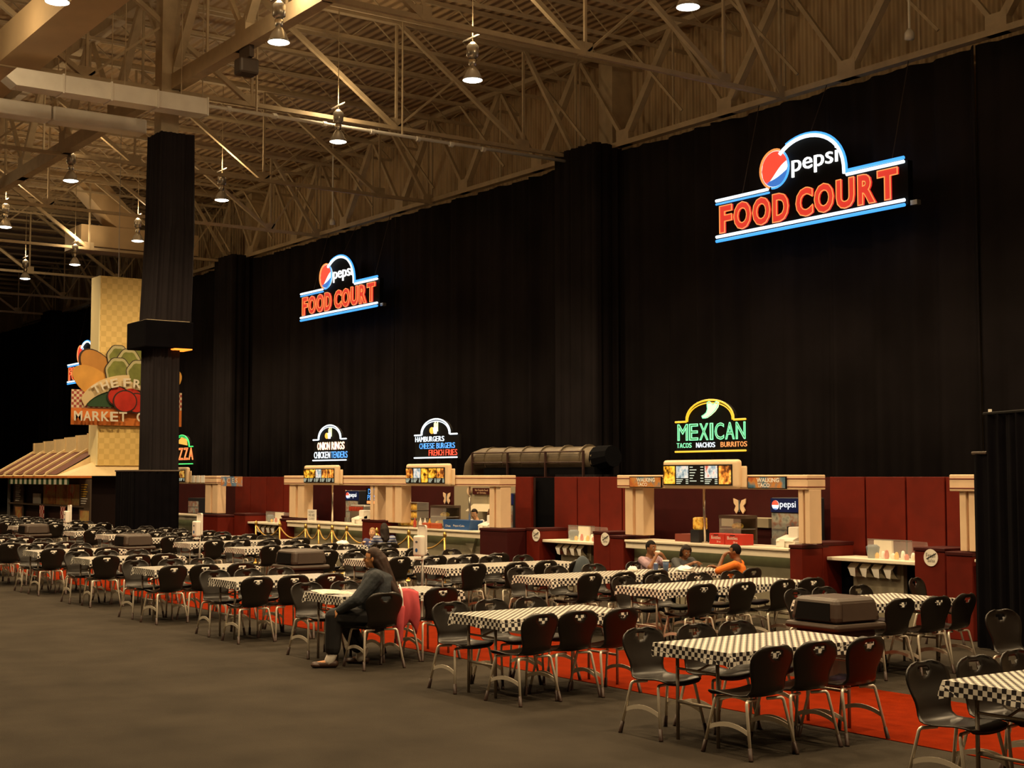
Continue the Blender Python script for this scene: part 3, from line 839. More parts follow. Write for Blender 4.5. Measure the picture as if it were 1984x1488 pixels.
t = thing('canopy_post', 'slim chrome post rising from the onion rings counter', 'post', (-29.2, 15.5, 0)); child('pole', MB().tube([(0, 0, 1.04), (0, 0, 1.9)], .022, 8), 'chrome', t, True); child('base_ring', MB().lathe([(.05, 1.04), (.05, 1.06)], 12), 'chrome', t)
t = thing('drink_sign', 'small blue and red neon sign reading DIET PEPSI', 'neon sign')
child('back', MB().box(-27.22, -26.72, 15.27, 15.30, 1.48, 1.84), 'bin_dark', t)
text('lettering', 'DIET', .34, .11, 'neon_blue', t, (-27.12, 15.265, 1.71)); text('lettering', 'PEPSI', .40, .11, 'neon_blue', t, (-27.15, 15.265, 1.58))
child('bar', MB().box(-27.16, -26.76, 15.255, 15.265, 1.50, 1.56), 'neon_orange', t)
# --- pizza stall
canopy(-39.2, -35.1, 'cream banded canopy over the pizza stall')
menu_board(-38.5, -36.85, 'menu board under the PIZZA neon sign', CA)
tP, y = neon_sign('neon sign reading PIZZA under a green arch', -38.5, -36.85, 2.44, 3.26, 'neon_green', 'neon_green', [('PIZZA', .0, .99, .14, .54, 'neon_orange', 'red_face')])
mat('cheese', (.6, .35, .06), .5, emit=(1.0, .5, .08), es=.9)
child('pizza_icon', MB().prism([(-38.1, 3.03), (-37.3, 2.95), (-37.35, 3.12), (-37.7, 3.18)], y, y + .02), 'cheese', tP)
column(-35.94, -35.12, 'cream paired column at the end of the pizza stall')
counter(-39.2, -36.22, 'white-topped pizza counter behind the low masking drape')
pedestal(-36.2, -35.0, 'red pedestal right of the pizza counter', z1=1.08)
photo_mat('fair_print', [(.06, .12, .25), (.15, .3, .5), (.6, .25, .08), (.7, .3, .1)], 4, seed=5)
t = thing('hanging_banner', 'printed banner reading ACES hung beside the pizza canopy', 'sign')
child('print', MB().box(-35.05, -33.75, Y0 + .1, Y0 + .12, 1.84, 2.09), 'fair_print', t)
text('lettering', 'A C E S', .95, .12, 'paper', t, (-34.95, Y0 + .095, 1.93))
for i, x in enumerate((-36.75, -36.42, -36.1)):
    o = MB().box(x, x + .24, Y0 - .02, Y0 - .007, 1.93, 2.12).build('price_card', 'paper'); tag(o, 'white card pinned on the pizza canopy band', 'card', 'cards on the pizza canopy')
# --- right-most stall end behind the drape
canopy(-11.78, -11.2, 'short cream canopy end beside the hanging black drape')
column(-11.66, -11.42, 'cream column beside the hanging black drape', z0=1.13)
pedestal(-11.85, -11.45, 'red pedestal beside the hanging black drape', z1=1.12)
o = counter(-11.42, -10.95, 'short white counter end beside the hanging black drape')

# --- condiment counters
def round_sign(parent_label, x, z, y):
    t = thing('round_sign', parent_label, 'sign', (x, y, z))
    vs = [(math.cos(2 * PI * i / 24) * .115, math.sin(2 * PI * i / 24) * .115) for i in range(24)]
    child('disc', MB().prism(vs, -.012, 0), 'white_plastic', t)
    text('lettering', 'Fresh', .15, .06, 'ink', t, (-.075, -.014, .0)); text('lettering', 'Salsa', .12, .045, 'ink', t, (-.05, -.014, -.06))
    child('slash', MB().beam((-.07, -.014, -.02), (.09, -.014, .06), .004, .012), 'ink', t)
def condiments(x0, x1, where, signs, n_disp=4, y=15.68):
    t = thing('condiment_counter', 'white-topped condiment counter ' + where, 'counter')
    child('top', MB().box(x0, x1, y, y + .62, .875, .925, .008), 'counter_white', t)
    xm0, xm1 = x0 + (x1 - x0) * .20, x0 + (x1 - x0) * .76
    child('base_panel', MB().box(x0 + .02, x1 - .02, y + .22, y + .28, 0, .30), 'grey_front', t)
    child('centre_panel', MB().box(xm0, xm1, y + .20, y + .28, 0, .875), 'grey_front', t)
    child('recess', MB().box(x0 + .02, x1 - .02, y + .29, y + .34, .3, .875), 'dark_void', t)
    child('splash_back', MB().box(x0 + (x1 - x0) * .28, x0 + (x1 - x0) * .48, y + .50, y + .54, .925, 1.17), 'counter_white', t)
    for i in range(n_disp):
        xd = xm0 + .04 + i * (xm1 - xm0 - .04) / n_disp
        d = thing('napkin_dispenser', 'chrome napkin dispenser under the condiment counter ' + where, 'dispenser', (xd, y + .20, .76), group='napkin dispensers ' + where)
        wd = (xm1 - xm0) / n_disp * .72
        child('case', MB().prism([(-.17, .03), (-.10, .09), (0, .09), (0, -.11), (-.05, -.10), (-.12, -.04)], 0, wd, 'YZ'), 'chrome', d)
        child('napkin', MB().add([(.01, -.172, .025), (wd - .02, -.172, .03), (wd - .035 - .02 * (i % 2), -.15, -.10), (.04, -.15, -.085)], [(0, 1, 2, 3)]), 'paper', d)
    gl = thing('sneeze_guard', 'clear sneeze guard on the condiment counter ' + where, 'glass guard')
    gx0, gx1 = x0 + (x1 - x0) * .42, x1 - .03
    child('pane', MB().box(gx0, gx1 - .12, y + .10, y + .106, .93, 1.20), 'glass', gl)
    child('pane', MB().add([(gx1 - .12, y + .103, .93), (gx1, y + .35, .93), (gx1 - .06, y + .35, 1.18), (gx1 - .12, y + .103, 1.20)], [(0, 1, 2, 3)]), 'glass', gl)
    child('top_edge', MB().box(gx0, gx1 - .12, y + .097, y + .11, 1.195, 1.207), 'grey_metal', gl)
    for i in range(9):
        cx = gx0 + .05 + i * (gx1 - gx0 - .2) / 8
        o = MB().lathe([(.028, 0), (.034, .05), (.02, .075 + .02 * (i % 3)), (.008, .085 + .02 * (i % 3))], 10, (cx, y + .24 + .03 * (i % 2), .925)).build('sauce_tub', ('sauce_y', 'paper', 'sauce_r', 'paper')[i % 4], None, True)
        tag(o, 'small sauce tub behind the sneeze guard ' + where, 'tub', 'sauce tubs ' + where)
    o = MB().lathe([(.07, 0), (.09, .1), (.10, .16), (.06, .19)], 12, (x0 + (x1 - x0) * .40, y + .25, .925)).build('napkin_basket', 'basket', None, True)
    tag(o, 'dark round basket on the condiment counter ' + where, 'basket')
    for (a, b, sx, lb) in signs:
        pedestal(a, b, 'red pedestal ' + lb + ' the condiment counter ' + where, y0=y - .06, y1=y + .6, z1=1.13)
        if sx: round_sign('round white sign ' + lb + ' the condiment counter ' + where, sx, 1.0, y - .062)
mat('sauce_y', (.7, .4, .03), .4); mat('sauce_r', (.5, .06, .03), .4); mat('basket', (.08, .10, .13), .5)
condiments(-14.33, -12.72, 'by the hanging black drape', ((-14.80, -14.35, -14.50, 'left of'), (-12.70, -12.20, -12.42, 'right of')))
condiments(-21.30, -19.72, 'beside the dark doorway', ((-21.72, -21.32, -21.40, 'left of'), (-19.70, -19.25, -19.36, 'right of')))
condiments(-34.2, -32.1, 'near the pizza stall', ((-34.9, -34.22, None, 'left of'), (-32.08, -31.4, None, 'right of')))

# --- equipment in the stalls
def fridge(x, y, label, lit=True):
    t = thing('drinks_fridge', label, 'fridge', (x, y, 0))
    child('body', MB().box(-.32, .32, 0, .55, 0, 1.75, .02), 'fridge_black', t)
    h = child('header', MB().box(-.31, .31, -.02, 0, 1.52, 1.74), 'fridge_head' if lit else 'fridge_black', t)
    if lit:
        text('lettering', 'pepsi', .34, .13, 'white_face', h, (-.10, -.026, 1.565))
        g = [(math.cos(2 * PI * i / 16) * .075 - .20, math.sin(2 * PI * i / 16) * .075 + 1.63) for i in range(16)]
        child('emblem', MB().prism(g, -.026, -.02), 'white_face', h)
        child('emblem_top', MB().prism([p for p in g if p[1] >= 1.63] , -.029, -.026), 'neon_red', h)
        child('emblem_base', MB().prism([p for p in g if p[1] <= 1.60], -.029, -.026), 'blue_face', h)
    child('door', MB().box(-.28, .28, -.03, 0, .15, 1.50), 'fridge_glass', t)
    for i in range(4): child('shelf', MB().box(-.27, .27, -.036, -.03, .4 + i * .28, .42 + i * .28), 'grey_metal', t)
    child('handle', MB().box(-.26, -.23, -.07, -.03, .6, 1.1), 'grey_metal', t)
mat('fridge_black', (.015, .015, .02), .4); mat('fridge_head', (.004, .008, .03), .3, emit=(.005, .015, .09), es=.3)
photo_mat('fridge_glass', [(.10, .12, .10), (.35, .34, .26), (.28, .12, .07), (.12, .16, .15)], 7, es=.12, seed=1.5)
fridge(-16.02, 16.6, 'tall drinks fridge with a lit pepsi header in the Mexican stall')
fridge(-30.35, 16.65, 'tall drinks fridge with a lit pepsi header in the onion rings stall')
fridge(-23.95, 16.68, 'tall drinks fridge with a lit pepsi header behind the cheese burger columns')
mat('warmer_shell', (.10, .07, .05), .4); photo_mat('snack', [(.3, .12, .02), (.8, .4, .04), (1.0, .66, .12), (.4, .14, .03)], 14, es=.12, seed=4)
def warmer(x, y, label, wd=.5, ht=.44):
    t = thing('food_warmer', label, 'food warmer', (x, y, 1.04))
    child('base', MB().box(0, wd, 0, .35, 0, .05), 'warmer_shell', t); child('roof', MB().box(0, wd, 0, .35, ht - .05, ht), 'warmer_shell', t)
    child('back', MB().box(0, wd, .32, .35, .05, ht - .05), 'warmer_shell', t)
    child('pane', MB().box(.01, wd - .01, 0, .006, .05, ht - .05), 'glass', t)
    child('shelf', MB().box(.01, wd - .01, .02, .32, .22, .235), 'grey_metal', t)
    for i in range(3): child('food_heap', MB().ell((wd * (.2 + .3 * i), .17, .10 + .17 * (i % 2)), (.075, .11, .055)), 'snack', t, True)
warmer(-16.50, 15.60, 'glass food warmer full of snacks behind the red crates')
warmer(-24.95, 15.50, 'glass food warmer beside the ketchup bottles', .62, .46)
def rack(x, y, label, wd, rows, cols):
    t = thing('snack_rack', label, 'rack', (x, y, 1.04))
    for i in range(rows + 1): child('shelf', MB().box(0, wd, 0, .28, i * .165, i * .165 + .012), 'grey_metal', t)
    for px in (0, wd - .015): child('upright', MB().box(px, px + .015, 0, .28, 0, rows * .165), 'grey_metal', t)
    return t
rack(-26.15, 15.45, 'wire snack rack packed with yellow chip bags', .78, 3, 5)
rr = random.Random(3)
for r_ in range(3):
    for c in range(6):
        bx = MB().box(.03 + c * .123, .03 + c * .123 + .11, .02, .14, .012, .15, .04, 2)
        o = bx.build('chip_bag', 'snack', None, True); o.location = (-26.15, 15.45, 1.04 + r_ * .165); o.rotation_euler = (rr.uniform(-.05, .02), 0, 0)
        tag(o, 'yellow chip bag on the wire snack rack', 'chip bag', 'chip bags on the snack rack')
o = MB().box(-16.92, -16.74, 15.42, 15.6, 1.24, 1.44, .03).build('chip_box', 'snack'); tag(o, 'yellow chip box on the black stand beside the chrome post', 'box')
o = MB().box(-16.94, -16.74, 15.40, 15.62, 1.04, 1.24).build('stand_box', 'fridge_black'); tag(o, 'black display stand under the yellow chip box', 'stand')
mat('crate_red', (.55, .035, .02), .5); mat('crate_blue', (.02, .09, .30), .45); mat('rust_box', (.20, .035, .02), .6)
for x0, x1, lb in ((-16.42, -16.08, 'red bottle crate with white script, beside the food warmer'), (-16.07, -15.70, 'red bottle crate with white script, nearest the cash register')):
    t = thing('bottle_crate', lb, 'crate', (x0, 15.32, 1.04)); L = x1 - x0
    child('body', MB().box(0, L, 0, .25, 0, .165, .008), 'crate_red', t); text('lettering', 'Bottles', L * .6, .05, 'paper', t, (L * .15, -.003, .08)); text('lettering', '20 oz', L * .25, .025, 'paper', t, (L * .5, -.003, .03))
    child('grip', MB().box(L * .3, L * .6, -.002, .0, .135, .15), 'dark_trim', t)
t = thing('cooler_box', 'blue paper-cup box reading PEPSI-COLA on the cheese burger counter', 'box', (-24.1, 15.3, 1.04))
child('body', MB().prism([(0, 0), (.88, 0), (.96, .19), (-.04, .19)], 0, .3), 'crate_blue', t); text('lettering', 'Pepsi-Cola', .4, .05, 'paper', t, (.35, -.004, .05)); text('lettering', 'Diet', .18, .04, 'paper', t, (.07, -.004, .05))
o = MB().box(-17.42, -16.98, 15.5, 15.8, 1.04, 1.16).build('menu_box', 'rust_box'); tag(o, 'low dark red box on the Mexican counter', 'box')
def register(x, label):
    t = thing('cash_register', label, 'cash register', (x, 15.45, 1.04))
    child('base', MB().box(0, .38, 0, .32, 0, .09, .01), 'paper', t); child('keypad', MB().prism([(-.02, .09), (.20, .09), (.20, .18), (.0, .12)], .02, .36, 'YZ'), 'paper', t)
    child('printer', MB().box(.15, .36, .10, .30, .09, .30, .02), 'paper', t); child('display', MB().box(.04, .18, .2, .24, .14, .30), 'fridge_black', t); child('receipt', MB().box(.10, .20, -.03, -.025, .0, .12), 'paper', t)
register(-15.12, 'off-white cash register at the fridge end of the Mexican counter'); register(-23.1, 'off-white cash register on the cheese burger counter'); register(-28.2, 'off-white cash register on the onion rings counter')
t = thing('poster_sign', 'small white standing sign reading WE ARE CLOSED on the onion rings counter', 'sign', (-30.1, 15.32, 1.04))
child('board', MB().box(0, .42, 0, .02, 0, .28), 'paper', t)
for s_, z, h in (('SORRY', .20, .045), ('WE ARE', .12, .06), ('CLOSED', .04, .05)): text('lettering', s_, .30, h, 'ink', t, (.06, -.003, z))
for i, (x, c) in enumerate(((-25.08, 'paper'), (-24.9, 'paper'), (-25.3, 'sauce_r'), (-24.72, 'sauce_y'))):
    o = MB().lathe([(.035, 0), (.035, .11), (.012, .16), (.006, .20)], 10, (x, 15.35, 1.04)).build('squeeze_bottle', c, None, True)
    tag(o, ('white squeeze bottle closest to the red one', 'white squeeze bottle closest to the yellow one', 'red ketchup bottle on the cheese burger counter', 'yellow mustard bottle on the cheese burger counter')[i], 'bottle')
mat('ketchup_tray', (.55, .10, .03), .5)
for i in range(2):
    o = MB().box(-24.85 + i * .34, -24.55 + i * .34, 15.24, 15.34, 1.04, 1.15, .02).build('tray', 'ketchup_tray'); tag(o, ('orange condiment tray next to the ketchup bottle', 'orange condiment tray next to the blue box')[i], 'tray')
# stainless kitchen behind the burger counter
mat('stainless', (.40, .35, .25), .5, metal=.3)
t = thing('kitchen_splash', 'stainless wall cladding behind the cheese burger counter', 'wall cladding'); 
for i in range(4): child('sheet', MB().box(-26.7 + i * .66, -26.05 + i * .66, 17.22, 17.29, .8, 2.06), 'stainless', t)
t = thing('notice_board', 'dark red notice reading No Outside Food with a round seal', 'notice'); child('board', MB().box(-25.9, -25.25, 17.18, 17.21, 1.70, 1.84), 'dark_red', t); text('lettering', 'No Outside Food', .5, .04, 'cream', t, (-25.8, 17.175, 1.775)); text('lettering', 'or Drinks', .35, .035, 'cream', t, (-25.72, 17.175, 1.72))
child('seal', MB().prism([(-26.05 + .08 * math.cos(a * .4), 1.77 + .08 * math.sin(a * .4)) for a in range(16)], 17.18, 17.2), 'cream', t)
t = thing('fryer_hood', 'stainless fryer hood on the kitchen wall', 'hood'); child('hood', MB().prism([(17.225, 1.35), (16.8, 1.35), (17.0, 1.5), (17.225, 1.5)], -25.6, -24.6, 'YZ'), 'stainless', t); child('shelf', MB().box(-25.6, -24.6, 16.8, 17.2, 1.12, 1.15), 'grey_metal', t)
for (x, z, lb) in ((-17.75, 1.58, 'pale butterfly cutout on the red wall of the Mexican stall'), (-31.7, 1.62, 'pale butterfly cutout on the red wall of the onion rings stall'), (-27.1, 1.6, 'pale cutout on the red wall left of the stainless cladding')):
    t = thing('butterfly', lb, 'decoration', (x, 17.27, z))
    for s_ in (-1, 1):
        child('wing', MB().prism([(0, .0), (s_ * .05, .10), (s_ * .15, .13), (s_ * .14, .05), (s_ * .09, .0), (s_ * .13, -.07), (s_ * .08, -.13), (s_ * .02, -.06)], 0, .02), 'cream', t)
    child('body', MB().box(-.012, .012, -.01, 0, -.1, .1), 'basket', t)
t = thing('prep_bench', 'steel prep bench along the red wall of the Mexican stall', 'bench'); child('top', MB().box(-17.7, -16.6, 16.8, 17.28, 1.25, 1.40), 'stainless', t); child('body', MB().box(-17.7, -16.6, 16.85, 17.28, 0, 1.25), 'dark_red', t)
t = thing('drink_dispenser', 'grey drink dispenser behind the onion rings counter', 'dispenser', (-29.5, 16.2, 0)); child('cabinet', MB().box(-.4, .4, 0, .5, 0, 1.0), 'warmer_shell', t); child('tower', MB().box(-.35, .35, .1, .45, 1.0, 1.42, .03), 'grey_metal', t)
for i in range(5): child('tap', MB().box(-.28 + i * .13, -.22 + i * .13, .04, .1, 1.28, 1.38), 'sauce_r', t)
t = thing('display_case', 'small lit display case behind the pizza counter', 'display case', (-40.9, 16.8, 0)); child('case', MB().box(0, .85, 0, .4, .95, 1.45), 'fridge_black', t); child('pane', MB().box(.05, .80, -.012, 0, 1.0, 1.35), 'fridge_glass', t); child('shelf', MB().box(.05, .8, -.02, -.012, 1.18, 1.20), 'grey_metal', t); child('stand', MB().box(0, .85, 0, .4, 0, .95), 'warmer_shell', t)

# --- exhaust duct with guard rail above the burger stall
t = thing('exhaust_duct', 'curved silver exhaust duct lying above the burger stall roof line', 'duct')
mat('duct_old', (.11, .085, .055), .5, metal=.3, noise=.2, nscale=3)
pts = [(-27.35, 18.2, .05), (-27.35, 18.2, 2.1), (-27.30, 18.2, 2.3), (-27.15, 18.2, 2.42), (-26.9, 18.2, 2.47)] + [(-26.9 + i * .7, 18.2, 2.47 - .006 * i) for i in range(1, 7)]
child('pipe', MB().tube(pts, [.27] * len(pts), 20), 'duct_old', t, True)
for i in range(6): child('seam_ring', MB().tube([(-26.6 + i * .7, 18.2, 2.47), (-26.56 + i * .7, 18.2, 2.47)], .285, 20), 'duct_old', t)
child('dark_underside', MB().box(-26.6, -22.6, 17.95, 18.45, 2.13, 2.28), 'dark_void', t)  # near-black box along the bottom of the pipe
child('end_cowl', MB().tube([(-22.75, 18.2, 2.44), (-22.3, 18.2, 2.50)], [.28, .22], 12), 'dark_void', t)
for x in (-27.0, -25.6, -24.2, -22.9): child('stay', MB().box(x - .02, x + .02, 17.88, 17.92, 0, 2.62), 'dark_trim', t)
child('rail', MB().tube([(-27.0, 17.9, 2.62), (-22.9, 17.9, 2.60)], .015, 6), 'dark_trim', t); child('rail', MB().tube([(-27.0, 17.9, 2.40), (-22.9, 17.9, 2.38)], .012, 6), 'dark_trim', t)

# ------------------------------------------------------------------ large FOOD COURT signs
def food_sign(x0, z0, label, sc=1.0):
    t = thing('food_court_sign', label, 'neon sign', (x0, 28.0, z0)); 
    R = .045
    def tp(name, pts, m, r=R): child(name, MB().tube([(a, -.14, b) for a, b in pts], r, 6), m, t, True)
    arch = []; xc, hw = 3.45, 1.33
    for i in range(25):
        a = PI * i / 24; arch.append((xc - hw * math.cos(a), 1.06 + 1.24 * math.sin(a) ** .85))
    child('cabinet', MB().prism([(6.75, -.05), (0, -.05), (0, 1.06)] + arch + [(6.75, 1.06)], -.06, .12), 'bin_dark', t)
    tp('base_tube', [(0, .06), (6.7, .06)], 'neon_white'); tp('base_tube', [(0, -.06), (6.7, -.06)], 'neon_blue')
    tp('top_tube', [(0, 1.10), (2.05, 1.10)], 'neon_white'); tp('top_tube', [(0, 1.0), (2.1, 1.0)], 'neon_blue', .03)
    tp('top_tube', [(4.85, 1.02), (6.7, 1.02)], 'neon_white'); tp('top_tube', [(4.85, 1.12), (6.7, 1.12)], 'neon_blue')
    tp('arch_tube', arch[6:], 'neon_white', .055); tp('arch_tube', [(xc + (a - xc) * 1.06, 1.06 + (b - 1.06) * 1.05) for a, b in arch[8:]], 'neon_blue', .035)
    # letters
    slots = [('F', .12, .62), ('O', .70, 1.36), ('O', 1.44, 2.10), ('D', 2.20, 2.78), ('C', 3.06, 3.66), ('O', 3.72, 4.38), ('U', 4.48, 5.08), ('R', 5.20, 5.78), ('T', 5.84, 6.48)]
    for ch_, a, b in slots:
        L = text('letter', ch_, b - a, .78, 'red_face', t, (a, -.085, .15), extrude=.02, off=.045)
        link('letter_tube', text_mesh(ch_, b - a + .02, .80, 'neon_orange', outline=.014, off=.045), L, (-.01, -.01, .045))
    # round emblem
    cx, cz, r = 2.30, 1.62, .50
    circ = [(cx + r * math.cos(2 * PI * i / 40), cz + r * 1.0 * math.sin(2 * PI * i / 40)) for i in range(40)]
    child('emblem_disc', MB().prism(circ, -.12, -.07), 'white_face', t)
    def band(lo, hi, m, name):
        up_ = []; dn = []
        for i in range(25):
            u = -1 + 2 * i / 24; x = cx + r * .97 * u; h = r * .97 * math.sqrt(max(0, 1 - u * u))
            zl = max(-h, min(h, lo(u) * r)); zh = max(-h, min(h, hi(u) * r)); dn.append((x, cz + zl)); up_.append((x, cz + zh))
        child(name, MB().prism(dn + up_[::-1], -.13, -.12), m, t)
    band(lambda u: -.28 + .62 * u + .1 * math.sin(u * 3), lambda u: 1.0, 'red_face2', 'emblem_top')
    band(lambda u: -1.0, lambda u: -.72 + .30 * (u + 1) * .9 - .1 * math.cos(u * 2), 'blue_face', 'emblem_base')
    tp('emblem_ring', [(cx + (r + .03) * math.cos(a * PI / 16), cz + (r + .03) * math.sin(a * PI / 16)) for a in range(6, 23)], 'neon_orange', .03)
    tp('emblem_ring', [(cx + (r + .03) * math.cos(a * PI / 16), cz + (r + .03) * math.sin(a * PI / 16)) for a in range(23, 37)], 'neon_blue', .03)
    text('brand_lettering', 'pepsi', 1.62, .58, 'white_face', t, (2.90, -.09, 1.28), extrude=.02)
    for x in (.9, 3.45, 6.2): child('hanger_wire', MB().tube([(x, 0, 1.1 if x != 3.45 else 2.3), (x, .72, 12.66 - z0)], .012, 5), 'bin_brown', t)
    child('junction_box', MB().box(6.8, 7.0, -.05, .1, -.08, .04), 'grey_metal', t)
neon('red_face2', (1.0, .06, .03), 1.0)
food_sign(-29.45, 8.84, 'large pepsi FOOD COURT neon sign above the Mexican stall')
food_sign(-55.57, 8.92, 'pepsi FOOD COURT neon sign above the onion rings stall')
food_sign(-87.2, 7.85, 'far FOOD COURT neon sign half hidden behind the market sign')

# ------------------------------------------------------------------ market kiosk
mat('kiosk_cream', (.78, .62, .36), .55, noise=.05); mat('kiosk_brown', (.12, .030, .014), .7, noise=.1); mat('kiosk_orange', (.70, .20, .035), .6)
mat('tower_side', (.95, .84, .50), .5); checker_mat('tower_check', (.92, .66, .24), (.80, .56, .19), .20, .6)  # side face paler than the front: lamplight put into its colour
stripes_mat('valance', (.02, .07, .03), (.75, .74, .60), 'X', .62); photo_mat('salad_photo', [(.08, .03, .02), (.55, .20, .08), (.60, .46, .16), (.75, .12, .05), (.85, .72, .45)], 1.4, seed=9)
checker_mat('pink_check', (.75, .5, .42), (.35, .03, .03), .14, .6)
t = thing('market_kiosk', 'market kiosk with a tall checked tower, ribbed awning and green striped valance', 'kiosk')
xa, xb, yf = -61.0, -52.4, 17.2
child('body', MB().box(xa, xb, yf + .1, 20.6, 0, 2.05), 'dark_trim', t)
child('eave', MB().box(xa - .9, xb + 1.1, yf - .75, yf + .15, 2.04, 2.12), 'kiosk_orange', t)
zr = 3.05; yr = yf + .9
aw = child('awning', MB().prism([(yf - .75, 2.12), (yr, zr), (yr, 3.45), (yr + 2.2, 3.45), (yr + 2.2, 2.12)], xa + .1, xb - .25, 'YZ'), 'kiosk_cream', t)
child('awning_end', MB().add([(xb - .25, yf - .75, 2.12), (xb + 1.1, yf - .75, 2.12), (xb + 1.1, 20.9, 2.12), (xb - .25, 20.9, 2.75), (xb - .25, yr, 2.75), (xb - .25, 20.9, 2.12)], [(0, 1, 4), (1, 2, 3, 4), (0, 4, 3, 5), (2, 5, 3), (0, 5, 2, 1)]), 'kiosk_cream', t)
ribs = [xa + .1 + i * (xb - .35 - xa) / 6 for i in range(7)]
for i in range(6):
    x0_, x1_ = ribs[i] + .17, ribs[i + 1] - (.02 if i % 2 else .35)
    child('awning_panel', MB().add([(x0_, yf - .70, 2.18), (x1_, yf - .70, 2.18), (x1_, yr - .12, zr + .0), (x0_, yr - .12, zr + .0), (x0_, yf - .70, 2.1), (x1_, yf - .70, 2.1)], [(0, 1, 2, 3)]), 'kiosk_brown', t)
for i, x in enumerate(ribs[:6]):
    child('awning_rib', MB().prism([(yf - .78, 2.12), (yf - .70, 2.26), (yr - .05, zr + .12), (yr - .05, 3.45 + .05 * (i + 1)), (yr + .1, 3.45 + .05 * (i + 1)), (yr + .1, 2.9), (yf - .3, 2.14)], x, x + .16, 'YZ'), 'kiosk_cream', t)
    child('awning_rib', MB().prism([(yr - .02, 2.98), (yr - .02, 3.45 + .05 * (i + 1)), (yr + .1, 3.45 + .05 * (i + 1)), (yr + .1, 2.9)], x + .16, ribs[i + 1], 'YZ'), 'kiosk_cream', t)
child('valance', MB().box(xa + 2.2, xb + 1.05, yf - .70, yf - .67, 1.80, 2.05), 'valance', t)
for i, (a, b) in enumerate(((-56.6, -55.1), (-55.0, -53.2), (-53.1, -51.6))):
    child('food_poster', MB().box(a, b, yf + .02, yf + .08, 1.02, 1.80), 'salad_photo', t)
child('notice', MB().box(-57.9, -57.0, yf + .0, yf + .06, 1.02, 1.42), 'paper', t)
child('ledge', MB().box(xa, xb + .9, yf - .1, yf + .1, .96, 1.02), 'warmer_shell', t)
for a in (-56.6, -54.0): child('apron_cloth', MB().box(a, a + .55, yf - .12, yf - .1, .3, .96), 'pink_check', t)
for a, sd in ((-60.3, 1), (xb + .35, 2)):
    p = child('menu_panel', MB().box(a, a + 1.2, yf - .05, yf + .0, .2, 2.0), 'warmer_shell', t)
    for q in range(9): child('menu_line', MB().box(a + .2, a + .9 - .1 * (q % 3), yf - .06, yf - .05, 1.78 - q * .085, 1.81 - q * .085), 'paper' if sd == 1 or q > 5 else 'sauce_y', p)
    child('fruit_picture', MB().box(a + .15, a + 1.1, yf - .06, yf - .05, .25, .85), 'fruit_photo' if False else 'salad_photo', p)
child('side_post', MB().box(xa - .12, xa - .05, yf - .1, yf, 0, 2.05), 'grey_metal', t)
tw = t
child('tower_front', MB().box(-52.9, -52.0, 17.78, 20.5, 2.5, 9.6), 'tower_check', tw)
child('tower_side', MB().box(-52.9, -51.98, 17.74, 17.78, 2.5, 9.6), 'tower_side', tw)
child('hanger_wire', MB().tube([(-52.4, 18.6, 9.6), (-52.4, 18.6, 15.9)], .015, 5), 'grey_metal', tw)
# cut-out sign on the tower
ts = thing('market_sign', 'cut-out sign reading THE FRESH MARKET CAFE with bread, lettuce and tomatoes', 'sign', (-51.9, 0, 0))
mat('bread_a', (.72, .36, .07), .6, noise=.1, nscale=2); mat('bread_b', (.55, .25, .05), .6, noise=.1, nscale=2); mat('lettuce', (.20, .22, .045), .6, noise=.25, nscale=3); mat('lettuce_rim', (.50, .46, .25), .6)
mat('tomato', (.55, .03, .015), .5, noise=.2, nscale=3); mat('cucumber', (.03, .08, .03), .6); mat('outline', (.04, .02, .015), .6); checker_mat('sign_check', (.75, .62, .42), (.40, .08, .06), .10, .6); mat('sign_cream', (.75, .58, .32), .6)
def flat(name, pts, d, m, th=.04): child(name, MB().prism(pts, d, d + th, 'YZ'), m, ts)
def oval(cy, cz, ry, rz_, rot=0, n=28, wob=0, k=5):
    o = []
    for i in range(n):
        a = 2 * PI * i / n; q = 1 + wob * math.sin(k * a)
        u, v = ry * q * math.cos(a), rz_ * q * math.sin(a)
        o.append((cy + u * math.cos(rot) - v * math.sin(rot), cz + u * math.sin(rot) + v * math.cos(rot)))
    return o
SL, SR = 16.74, 21.0; SC_ = (SL + SR) / 2
flat('board', [(SL, 4.0), (SR, 4.0), (SR, 4.62), (SL, 4.62)], -.04, 'kiosk_orange'); flat('board_band', [(SL, 4.62), (SR, 4.62), (SR, 5.30), (SL, 5.30)], -.04, 'sign_check')
for sgn in (-1, 1):
    c = lambda y: SC_ + sgn * (y - SC_)
    flat('bread', [(c(a), b) for a, b in oval(17.75, 6.05, .55, .95, .75)], -.08, 'outline'); flat('bread', [(c(a), b) for a, b in oval(17.77, 6.05, .50, .90, .75)], -.05, 'bread_b')
    flat('bread', [(c(a), b) for a, b in oval(17.6, 5.55, .50, .95, 1.0)], -.02, 'bread_a')
for i, (cy, cz, ry, rz_) in enumerate(((18.45, 6.55, .38, .42), (19.25, 6.65, .42, .40), (18.85, 6.35, .42, .5), (18.45, 6.0, .45, .5), (19.25, 5.98, .45, .46))):
    d = .0 + i * .015
    flat('lettuce_leaf', oval(cy, cz, ry + .06, rz_ + .06, 0, 30, .03, 7), d, 'outline'); flat('lettuce_leaf', oval(cy, cz, ry + .03, rz_ + .03, 0, 30, .03, 7), d + .005, 'lettuce_rim'); flat('lettuce_leaf', oval(cy, cz - .03, ry - .05, rz_ - .05, 0, 30, .05, 7), d + .012, 'lettuce')
arc_o = [(SC_ + 1.9 * math.cos(a), 4.55 + 1.35 * math.sin(a)) for a in [PI * (.1 + .8 * i / 20) for i in range(21)]]; arc_i = [(SC_ + 1.75 * math.cos(a), 4.35 + 1.02 * math.sin(a)) for a in [PI * (.1 + .8 * i / 20) for i in range(21)]]
mbx = MB()
